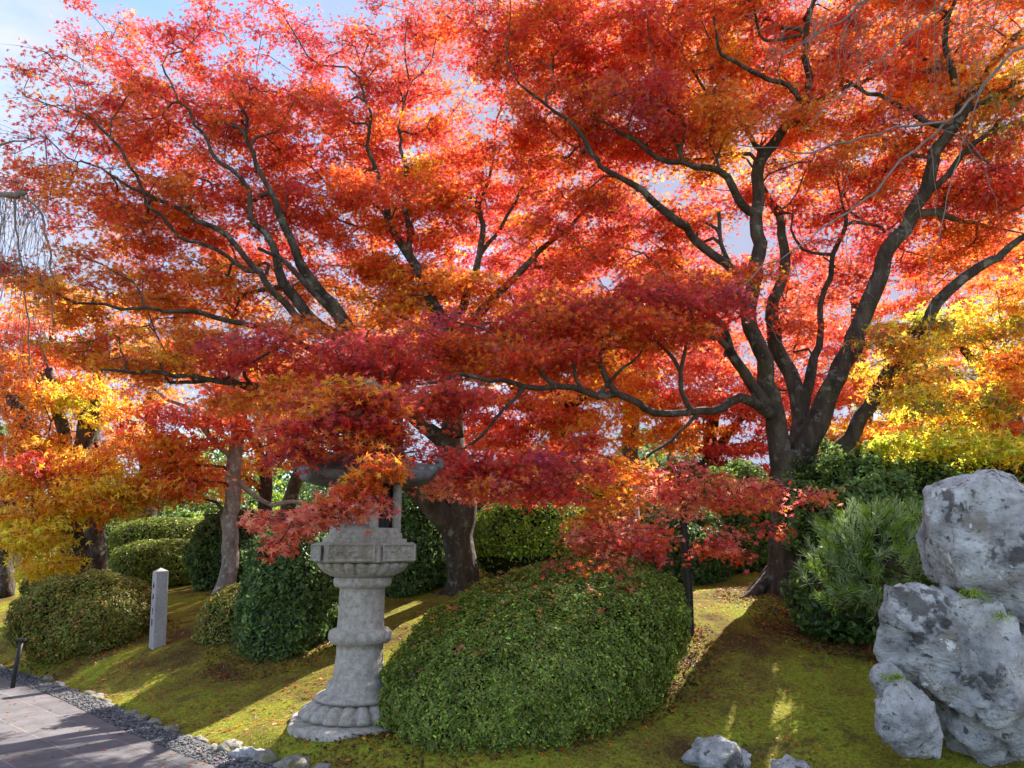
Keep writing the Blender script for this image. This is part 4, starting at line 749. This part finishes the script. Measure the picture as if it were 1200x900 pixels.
p = stand(127, 690, 13.5); small_rock("stone", "pinkish block of stone behind the rounded bush at the left", "stone", p[0], p[1], .16, 74, zs=.8)
# grass tufts on the rocks
def tuft(label, c, n, L, pal, spread=1.0, down=.5):
    pr = []
    V = []; Q = []; cc = []
    for k in range(n):
        a = rng.uniform(0, 6.28); d = np.array([math.cos(a)*spread, math.sin(a)*spread-.3, rng.uniform(.5, 1.3)]); d /= np.linalg.norm(d); l_ = L*rng.uniform(.6, 1.1)
        t = np.linspace(0, 1, 6)[:, None]; b_ = np.array(c)+rng.normal(size=3)*np.array([.03, .02, .01]); P = b_+d*t*l_+np.array([0, 0, -1])*t**2*l_*down
        s_ = np.array([-d[1], d[0], 0]); s_ = s_/np.linalg.norm(s_)*.0035*(1-t*.9); i0 = len(V)*12
        V.append(np.concatenate([P-s_, P+s_])); Q.append(np.array([[q, q+1, q+7, q+6] for q in range(5)])+i0); cc.append(np.repeat(pick(pal, 1)*rng.uniform(.7, 1.3), 12, 0))
    o_ = mesh("grass_tuft", np.concatenate(V), np.concatenate(Q), M_GREEN, smooth=False, col=np.clip(np.concatenate(cc), 0, .8)); return tag(o_, label, "grass tuft")
PAL['tuft'] = [('bgreen', 5), ('lime', 1), ('green', 2)]
tuft("arching grass tuft growing in the crack under the rounded boulder", W(1140, 696, 5.25), 110, .17, 'tuft', down=.9); tuft("small grass spray lower in the crack beside the boulder's right edge", W(1172, 722, 5.2), 60, .12, 'tuft', down=.9)
tuft("bright grass tuft sprouting on the left side of the craggy rock", W(1048, 795, 5.25), 90, .12, 'tuft', down=.7)

# ================================================================ STONE LANTERN
LY = 6.55; LB = W(418, 850, LY); LX = LB[0]; L0 = 0.03
def zpx(v, r=.2): return float(W(418, v, LY-r)[2])
lan = empty("stone_lantern", (LX, LY, L0), "tall grey granite lantern with a round column and hexagonal fire box under red leaves", "stone lantern")
cc0 = (LX, LY, 0); px = LY/F
# ground slab
def irr(th, i, r, z): return r*(1+.05*np.sin(th*3+1)+.03*np.sin(th*7)), z
V, Fc = lathe([(.01, -.05), (.56, -.05), (.575, zpx(864, .57)), (.565, zpx(860, .57)), (.53, zpx(858, .57)), (.01, zpx(857, .57))], 60, cc0, irr); mesh("base_slab", V, Fc, M_STONE, lan)
def petals(npet, amt, zed=.0):
    def f(th, i, r, z):
        w = np.abs(np.cos(th*npet/2)); return r*(1-amt*(1-w**.5)), z-zed*(1-w**.5)
    return f
z0 = zpx(857, .57)
V, Fc = lathe([(.01, z0), (.44, z0), (.475, z0+.02), (.475, z0+.04), (.455, z0+.065), (.41, z0+.095), (.37, z0+.115), (.35, z0+.12), (.01, z0+.12)], 300, cc0, petals(20, .16, .02)); mesh("lotus_base", V, Fc, M_STONE, lan)
z1 = z0+.12; zc = zpx(815)
V, Fc = lathe([(.01, z1), (.32, z1), (.35, z1+.02), (.35, z1+.04), (.31, z1+.06), (.275, z1+.065), (.265, z1+.08), (.26, z1+.125), (.245, z1+.15), (.22, z1+.165), (.21, z1+.18),
               (.192, zpx(765)), (.195, zpx(758)), (.24, zpx(756)), (.262, zpx(752)), (.268, zpx(748)), (.262, zpx(743)), (.24, zpx(740)), (.197, zpx(738)), (.193, zpx(730)),
               (.19, zpx(692)), (.195, zpx(690)), (.235, zpx(688)), (.245, zpx(684)), (.245, zpx(680)), (.235, zpx(677)), (.01, zpx(677))], 72, cc0); mesh("column", V, Fc, M_STONE, lan)
zb = zpx(677)
V, Fc = lathe([(.01, zb), (.235, zb), (.27, zb+.01), (.33, zb+.04), (.375, zb+.085), (.39, zb+.115), (.37, zb+.12), (.01, zb+.12)], 300, cc0, petals(22, .14, .012)); mesh("lotus_bowl", V, Fc, M_STONE, lan)
ROT = R(-90-4+30); zp = zb+.122; hp = .165
def relief(V, a, s, seed, mask=None):
    cen = np.array([LX, LY, 0]); d = V-cen; d[:, 2] = 0; dn = unit(d); n_ = fbm(V*s, 3, seed); return V+dn*(a*np.clip(n_*2, -.6, 1))[:, None]
# platform: border rings plain, centre band in relief
V, Fc = hexprism([(.01, zp), (.425, zp), (.445, zp+.008), (.445, zp+hp-.008), (.43, zp+hp), (.01, zp+hp)], ROT, cc0, sub=14); mesh("platform", V, Fc, M_STONE, lan, smooth=False)
def panels(rad, z_lo, z_hi, rot, m_, depth, fr, seed, name, skip=()):
    for k in range(6):
        a0 = rot+k*math.pi/3; a1 = a0+math.pi/3; p0 = np.array([math.cos(a0), math.sin(a0)])*rad; p1 = np.array([math.cos(a1), math.sin(a1)])*rad
        nrm = (p0+p1)/2; nrm = nrm/np.linalg.norm(nrm); pr = []
        if k in skip: continue
        nu, nv = 46, 18; U = np.linspace(0, 1, nu); Wv = np.linspace(0, 1, nv); UU, VV = np.meshgrid(U, Wv)
        t = fr+UU*(1-2*fr); pos = p0[None, None]*(1-t[..., None])+p1[None, None]*t[..., None]; zz_ = z_lo+(z_hi-z_lo)*VV
        P3 = np.concatenate([pos+nrm*.001, zz_[..., None]], -1).reshape(-1, 3); rel = np.abs(fbm(P3*np.array([17, 17, 17])+seed, 3, seed)); rel = np.clip(1-rel*3.2, -.2, 1)
        ed = np.minimum(np.minimum(UU, 1-UU)*6, np.minimum(VV, 1-VV)*4).ravel(); rel = rel*np.clip(ed, 0, 1)*.8
        rim = (np.minimum(np.minimum(UU*nu/2.2, (1-UU)*nu/2.2), np.minimum(VV*nv/1.6, (1-VV)*nv/1.6)).ravel() < 1)
        off = np.where(rim, depth*.9, rel*depth)
        P3[:, :2] += nrm[None]*off[:, None]; P3 = P3+np.array([LX, LY, 0]); i = np.arange(nv-1)[:, None]*nu; j = np.arange(nu-1)[None]
        mesh(name, P3, np.stack([i+j, i+j+1, i+nu+j+1, i+nu+j], -1).reshape(-1, 4), m_, lan)
panels(.445, zp+.015, zp+hp-.015, ROT, M_STONE, .030, .05, 3, "carved_panel")
zq = zp+hp
V, Fc = hexprism([(.01, zq), (.37, zq), (.37, zq+.03), (.33, zq+.034), (.33, zq+.075), (.315, zq+.08), (.315, zq+.12), (.01, zq+.12)], ROT, cc0, sub=2); mesh("fire_box_sill", V, Fc, M_STONE, lan, smooth=False)
zf = zq+.12; zt = zpx(566)
# fire box: corner pillars + panels, the right hand face is an opening
for k in range(6):
    a = ROT+k*math.pi/3; c_ = (LX+.275*math.cos(a), LY+.275*math.sin(a), (zf+zt)/2); v_, f_ = tube([(c_[0], c_[1], zf), (c_[0], c_[1], zt)], [.04, .04], 8, False); mesh("pillar", v_, f_, M_STONE, lan)
V, Fc = hexprism([(.262, zf), (.262, zt)], ROT, cc0, sub=1)
front = [k for k in range(6)]
def face_dir(k): a = ROT+(k+.5)*math.pi/3; return math.cos(a), math.sin(a)
openf = max(range(6), key=lambda k: face_dir(k)[0]*.8-face_dir(k)[1])  # toward camera right
opp = (openf+3) % 6
quads = Fc[0]; keepq = [i for i in range(6) if i not in (openf, opp)]
mesh("fire_box_wall", V, quads[keepq], M_STONE, lan, smooth=False)
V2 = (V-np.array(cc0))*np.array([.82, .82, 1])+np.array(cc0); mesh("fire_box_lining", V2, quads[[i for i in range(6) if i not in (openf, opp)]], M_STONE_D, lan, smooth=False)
panels(.266, zf+.03, zf+(zt-zf)*.42, ROT, M_STONE, .024, .12, 8, "carved_panel", skip=(openf, opp))
panels(.266, zf+(zt-zf)*.48, zt-.03, ROT, M_STONE, .024, .12, 12, "carved_panel", skip=(openf, opp))
# roof
RE = .60; nT = 72; rows = []
prof = [(.30, 0), (.45, .0), (.575, .02), (RE, .045), (RE, .085), (.53, .10), (.44, .145), (.36, .21), (.29, .30), (.23, .40), (.18, .47), (.01, .48)]
th = np.arange(nT)*2*math.pi/nT
for (r, z) in prof:
    ph = ((th-ROT) % (math.pi/3))-math.pi/6; hexf = math.cos(math.pi/6)/np.cos(ph); cor = (np.abs(ph)/(math.pi/6))
    k = min(1, r/RE); rr = r*(hexf*1.04*(.6+.4*k)+(1-(.6+.4*k))*.95)*(1+.07*k**3*cor**6); lift = .12*(k**4)*cor**5 - .012*k*(1-cor)
    rib = .018*np.exp(-((1-cor)/.10)**2)*(1 if .15 < k and z > .09 else 0)
    rows.append(np.stack([rr*np.cos(th), rr*np.sin(th), zt+z+lift+rib], -1))
V = np.concatenate(rows)+np.array([LX, LY, 0]); m = len(prof); i = np.arange(m-1)[:, None]*nT; j = np.arange(nT)[None]; kk = (j+1) % nT
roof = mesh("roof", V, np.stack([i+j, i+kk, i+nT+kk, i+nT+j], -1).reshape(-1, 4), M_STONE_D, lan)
for k in range(6):
    a = ROT+k*math.pi/3; er = np.array([math.cos(a), math.sin(a), 0]); o_ = np.array([LX, LY, zt])
    t = np.linspace(0, 1, 26); an = t*4.6; rs = .035*(1-t*.72); cx = .60; cz = .185
    pts = [o_+er*(cx+.03+rs_*math.cos(-1.4+an_)*1.0)+np.array([0, 0, cz+rs_*math.sin(-1.4+an_)]) for rs_, an_ in zip(rs, an)]
    v_, f_ = tube(pts, np.linspace(.032, .012, 26), 8, True); mesh("corner_scroll", v_, f_, M_STONE_D, lan)
zr = zt+.47
V, Fc = lathe([(.01, zr), (.2, zr), (.235, zr+.03), (.24, zr+.06), (.2, zr+.085), (.15, zr+.10), (.16, zr+.13), (.205, zr+.20), (.215, zr+.27), (.185, zr+.34), (.12, zr+.40), (.055, zr+.45), (.02, zr+.49), (.005, zr+.50)], 48, cc0); mesh("finial", V, Fc, M_STONE_D, lan)

# ================================================================ MARKER, POST
mk = stand(184, 760, 9.45); root = empty("stone_marker", mk, "small square granite marker post with carved characters on the bank", "stone post")
h = .93; root.rotation_euler = (0, R(-3.2), 0); a = R(38); w = .165; lean = .0
def prism(w, zlo, zhi, cap): 
    v = []
    for (z, s_) in ((zlo, 1.0), (zhi, .93)):
        for sx, sy in ((-1, -1), (1, -1), (1, 1), (-1, 1)): v.append([sx*w*s_, sy*w*s_, z])
    v.append([0, 0, zhi+cap]); v = np.array(v); v = np.stack([v[:, 0]*math.cos(a)-v[:, 1]*math.sin(a), v[:, 0]*math.sin(a)+v[:, 1]*math.cos(a), v[:, 2]], -1)
    return v, [[3, 2, 1, 0], [0, 1, 5, 4], [1, 2, 6, 5], [2, 3, 7, 6], [3, 0, 4, 7], [4, 5, 8], [5, 6, 8], [6, 7, 8], [7, 4, 8]]
a = R(-46.5); v_, f_ = prism(w/2*.92, -.1, h-.05, .045); v_ = v_+mk; post = mesh("post", v_, f_, M_MARK, root, smooth=False)
bv = post.modifiers.new("bevel", 'BEVEL'); bv.width = .006; bv.segments = 2
# carved characters on the narrow left face (face whose normal points to camera-left)
nrm = min([np.array([math.cos(a+q*math.pi/2), math.sin(a+q*math.pi/2), 0]) for q in range(4)], key=lambda n_: n_[0]*1.0+n_[1]*.6)
sd = np.array([-nrm[1], nrm[0], 0]); st = []
glyphs = [[(-.5, .8, .5, .8), (-.6, .2, .6, .2), (0, 1, 0, -.9), (-.5, .2, -.5, -.8), (.5, .2, .5, -.8), (-.5, -.8, .5, -.8)], [(-.6, .6, .6, .6), (0, 1, 0, -1), (-.1, .5, -.7, -.5), (.1, .5, .7, -.5)],
          [(-.6, 0, .6, 0), (0, .9, 0, -.9), (-.6, -.9, .6, -.9), (-.4, .6, -.2, .3)], [(-.5, .9, -.5, -.9), (.5, .9, .5, -.9), (-.5, .9, .5, .9), (-.5, 0, .5, 0), (-.5, -.9, .5, -.9)]]
for gi, (gl, zc_) in enumerate(zip(glyphs, (.72, .58, .42, .28))):
    pr = []
    for (x0, y0, x1, y1) in gl:
        sc_ = .03; off = w/2*.945*(1-.07*(zc_+.1)/h)
        A0 = mk+nrm*off+sd*x0*sc_+np.array([0, 0, zc_+y0*sc_*1.3]); A1 = mk+nrm*off+sd*x1*sc_+np.array([0, 0, zc_+y1*sc_*1.3]); pr.append(tube([A0, A1], [.0035, .0035], 4, True))
    V, Fc = join(pr); o_ = mesh("carved_character", V, Fc, M_INK, root)
p = stand(16, 794, 8.75); root = empty("path_post", p, "thin black metal post with a flat cap beside the gravel at the far left", "post")
v_, f_ = tube([p-[0, 0, .05], p+[.01, 0, .28], p+[.03, 0, .56]], [.024, .024, .024], 12, True); mesh("shaft", v_, f_, M_BLACK, root)
v_, f_ = box(p+[.025, 0, .572], (.10, .05, .022), .2); mesh("cap", v_, f_, M_BLACK, root, smooth=False)

# ================================================================ WEEPING BRANCHES
def weeper(label, cat, base, limbs, hangs, seed, mt):
    root = empty("weeping_cherry", base, label, cat); pr = []; hp_ = []
    for l_ in limbs:
        q = catmull(np.array([[*(W(*p_[:3]) if len(p_) == 4 else p_[:3]), p_[-1]] for p_ in l_]), .12); q[:, :3] += .012*rng.normal(size=(len(q), 3))*np.clip(np.arange(len(q))/5, 0, 1)[:, None]; pr.append(tube(q[:, :3], q[:, 3], 8 if q[0, 3] > .04 else 6, True, .06))
    V, Fc = join(pr[:1]); mesh("trunk", V, Fc, mt, root)
    for u, v, Y, L, dx, r0 in hangs:
        s_ = W(u, v, Y); e = s_+np.array([dx, rng.normal()*.15, -L]); m_ = s_+np.array([dx*.65, rng.normal()*.08, -L*.25])
        q = catmull([s_, m_, (m_+e)/2+rng.normal(size=3)*.04, e], .08); q[1:] += rng.normal(size=(len(q)-1, 3))*.006; hp_.append(tube(q, np.linspace(r0, r0*.35, len(q)), 4, False))
        for t in range(int(L*5)):
            k_ = rng.integers(1, len(q)); d = np.array([rng.normal()*.6, rng.normal()*.5, -.6]); ll = rng.uniform(.08, .25); hp_.append(tube([q[k_], q[k_]+d*ll*.6, q[k_]+d*ll+[0, 0, -.04]], [r0*.5, r0*.4, r0*.25], 3, False))
    V, Fc = join(pr[1:]+hp_); mesh("branches", V, Fc, mt, root)
X = 4.9; Yb = 5.2
hg = [(u, v, Y, rng.uniform(.3, 1.0), rng.uniform(-.25, .25), .0035) for u, v, Y in [(1120, 145, 5), (1090, 170, 5), (1050, 180, 5), (1010, 170, 5), (960, 178, 5), (1000, 250, 5), (930, 290, 5), (870, 330, 5), (900, 60, 5), (1000, 20, 5), (950, 10, 5), (1050, 10, 5), (1095, 0, 5), (1100, 150, 5), (1150, 100, 5), (1180, 60, 5), (1040, 0, 5), (1000, 0, 5), (1070, 220, 5)]]
hg += [(rng.uniform(880, 1190), rng.uniform(-20, 40), 5+rng.normal()*.3, rng.uniform(.3, .8), rng.uniform(-.6, .0), .003) for _ in range(60)]
weeper("bare weeping cherry whose pale twigs hang across the upper right of the photo", "cherry tree", stand(1420, 800, 5.6),
       [[(4.9, 5.6, -.1, 0, .16), (4.95, 5.5, 1.2, 0, .14), (4.8, 5.3, 2.4, 0, .11), (*W(1300, 60, 5.2), 0, .06), (*W(1360, -120, 5.1), 0, .03)],
        [(1300, 60, 5.2, .026), (1200, 55, 5.1, .014), (1150, 105, 5.0, .012), (1110, 145, 5, .010), (1060, 190, 4.9, .008), (1010, 235, 4.8, .008), (930, 290, 4.7, .005), (860, 340, 4.6, .003)],
        [(1110, 142, 5, .010), (1050, 150, 4.9, .008), (980, 172, 4.8, .007), (930, 180, 4.8, .005), (860, 170, 4.8, .003)],
        [(1360, -120, 5.1, .02), (1200, -80, 5, .015), (1050, -20, 5, .009), (960, 40, 4.9, .006), (880, 80, 4.8, .003)],
        [(1200, -80, 5, .012), (1120, -10, 5, .008), (1000, 100, 4.9, .005), (940, 150, 4.9, .003)],
        [(1150, 105, 5.0, .006), (1120, 200, 4.9, .004), (1095, 300, 4.8, .003), (1085, 420, 4.8, .002)]], hg, 1, M_PALETWIG)
hg = [(u_, 226+max(0, u_-22)*2.2*rng.random(), 8+rng.normal()*.15, rng.uniform(.8, 2.6), rng.uniform(-.2, .25), .0038) for u_ in rng.uniform(-25, 62, 60)]+[(-30, 190, 8, rng.uniform(.6, 1.5), rng.uniform(-.2, .8), .004) for _ in range(12)]
weeper("bare weeping tree hanging grey twigs from a knotted branch at the left edge", "weeping tree", stand(-120, 760, 8.6),
       [[(-6.9, 8.8, .0, 0, .16), (-6.8, 8.7, 2.0, 0, .14), (-6.5, 8.4, 3.6, 0, .11), (*W(-90, 180, 8.1), 0, .07)],
        [(-60, 215, 8.1, .03), (-10, 226, 8, .022), (12, 229, 8, .035), (22, 227, 8, .04), (32, 224, 8, .018)], [(18, 226, 8, .016), (45, 245, 8, .013), (58, 300, 8, .010), (62, 380, 8, .006)], [(18, 228, 8, .014), (20, 280, 8, .011), (30, 350, 8, .01), (35, 430, 8, .006)],
        [(-60, 190, 8.1, .03), (0, 170, 8, .015), (40, 160, 8, .006)]], hg, 2, M_PALETWIG)

# ================================================================ FALLEN LEAVES, MOSS TUFTS, GROUND LITTER
def scatter(n, x0, x1, y0, y1, mind=.05):
    x = rng.uniform(x0, x1, n); y = rng.uniform(y0, y1, n); k = y > yE(x)+mind; return x[k], y[k]
x, y = scatter(15000, -8, 5, 5, 13.5); k = rng.random(len(x)) < ss(-.25, .55, fbm(np.stack([x, y, 0*x], -1)*1.1, 3, 77)); x, y = x[k], y[k]
PAL['litter'] = [('rust', 4), ('brown', 5), ('crimson', 2), ('coral', 2), ('olive', 2)]
C['brown'] = (.17, .075, .035)
P = np.stack([x, y, ground(x, y)+.008], -1); Vv, Q, cc = leaf_geo(P, np.array([0, 0, 1.])+rng.normal(size=P.shape)*.28,   .037*rng.uniform(.5, 1.2, len(P)), np.clip(pick('litter', len(P))*rng.lognormal(.1, .3, (len(P), 1)), 0, .8), T5)
tag(mesh("fallen_leaves", Vv, Q, M_MAPLE, smooth=False, col=cc), "small fallen maple leaves strewn over the moss", "fallen leaves", kind='stuff')
xp = rng.uniform(-7.5, -1.5, 260); yp = np.array([yE(q) for q in xp])-rng.uniform(.1, 2.6, 260)
P = np.stack([xp, yp, np.full(260, .068)], -1); Vv, Q, cc = leaf_geo(P, np.array([0, 0, 1.])+rng.normal(size=P.shape)*.2, .032*rng.uniform(.6, 1.1, 260), np.clip(pick('litter', 260)*.9, 0, .8), T5)
tag(mesh("path_leaves", Vv, Q, M_MAPLE, smooth=False, col=cc), "stray dry maple leaves on the paved path and gravel", "fallen leaves", kind='stuff')
# brown litter collar under the big hedge and the shrubs
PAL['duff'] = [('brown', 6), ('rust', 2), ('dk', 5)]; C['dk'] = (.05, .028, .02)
pc = W(622, 776, 6.9); xs_, ys_ = [], []
for (cx_, cy_, ax_, ay_, yw, nn_) in [(pc[0], 6.9, 1.75, 1.05, R(33), 9000), (W(342, 700, 8.9)[0], 8.9, .8, .9, 0, 3000), (W(100, 700, 10.2)[0], 10.2, 1.1, .9, 0, 3000), (W(990, 720, 7.8)[0], 7.9, .8, .7, 0, 3500), (W(920, 700, 9.4)[0], 9.2, .8, .8, 0, 2500)]:
    t = rng.uniform(0, 6.283, nn_); rr = np.sqrt(rng.random(nn_))*1.08+np.abs(rng.normal(0, .05, nn_)); a_ = rr*np.cos(t)*ax_; b_ = rr*np.sin(t)*ay_
    xs_.append(cx_+a_*math.cos(yw)-b_*math.sin(yw)); ys_.append(cy_+a_*math.sin(yw)+b_*math.cos(yw))
x = np.concatenate(xs_); y = np.concatenate(ys_); k = y > yE(x)+.1; x, y = x[k], y[k]
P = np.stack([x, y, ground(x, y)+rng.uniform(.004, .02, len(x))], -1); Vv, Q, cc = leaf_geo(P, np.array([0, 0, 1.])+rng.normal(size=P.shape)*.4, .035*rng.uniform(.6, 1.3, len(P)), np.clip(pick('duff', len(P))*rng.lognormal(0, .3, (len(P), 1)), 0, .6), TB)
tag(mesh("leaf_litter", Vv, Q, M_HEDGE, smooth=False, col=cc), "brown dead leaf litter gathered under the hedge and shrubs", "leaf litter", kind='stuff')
a_ = rng.uniform(-1, 1, 700); b_ = rng.uniform(-1, 1, 700); hc = W(628, 777, 6.75)
hx = hc[0]+a_*1.35*math.cos(R(33))-b_*.8*math.sin(R(33)); hy = 6.75+a_*1.35*math.sin(R(33))+b_*.8*math.cos(R(33)); hd = bpy.data.objects.get('foliage')
from mathutils.bvhtree import BVHTree
core = [o for o in sc.objects if o.name.startswith('inner_core') and o.parent.get('label', '').startswith('big rounded')][0]
off = np.array(core.parent.location)+np.array(core.location); bv_ = BVHTree.FromPolygons([tuple(v_.co[k]+off[k] for k in range(3)) for v_ in core.data.vertices], [tuple(p_.vertices) for p_ in core.data.polygons])
hp2 = []
for X_, Y2 in zip(hx, hy):
    h_ = bv_.ray_cast((X_, Y2, 5), (0, 0, -1))
    if h_[0] and h_[1].z > .35: hp2.append(np.array(h_[0])+np.array(h_[1])*.165)
hp2 = np.array(hp2); Vv, Q, cc = leaf_geo(hp2, np.array([0, -.3, 1.])+rng.normal(size=hp2.shape)*.3, .036*rng.uniform(.6, 1.2, len(hp2)), np.clip(pick('litter', len(hp2))*1.3, 0, .8), T5)
tag(mesh("hedge_top_leaves", Vv, Q, M_MAPLE, smooth=False, col=cc), "dry maple leaves fallen onto the clipped hedge", "fallen leaves", kind='stuff')
PAL['moss'] = [('m1', 4), ('m2', 4), ('m3', 2)]; C['m1'] = (.26, .29, .03); C['m2'] = (.22, .28, .03); C['m3'] = (.30, .22, .05)
x, y = scatter(260000, -7.5, 4.2, 4.6, 12, .03); keep = rng.random(len(x)) < np.clip((7.5/y)**2, .12, 1)*(ss(-.7, .1, fbm(np.stack([x, y, 0*x], -1)*1.4, 4, 31))*.85+.1); x, y = x[keep], y[keep]; n = len(x)
P = np.stack([x, y, ground(x, y)-.002], -1); d = unit(rng.normal(size=(n, 3))*np.array([.6, .6, .2])+np.array([0, 0, .9])); L = rng.uniform(.008, .022, (n, 1)); sd = unit(np.cross(d, rng.normal(size=(n, 3))))*.0022
V = np.stack([P-sd, P+sd, P+d*L], 1).reshape(-1, 3); cc = np.repeat(np.clip(pick('moss', n)*rng.lognormal(0, .25, (n, 1)), 0, .6), 3, 0)
tag(mesh("moss", V, np.arange(3*n).reshape(-1, 3), M_HEDGE, smooth=False, col=cc), "short green and golden moss carpeting the bank", "moss", kind='stuff')
print("TOTAL POLYS", sum(len(o.data.polygons) for o in sc.objects if o.type == 'MESH'))
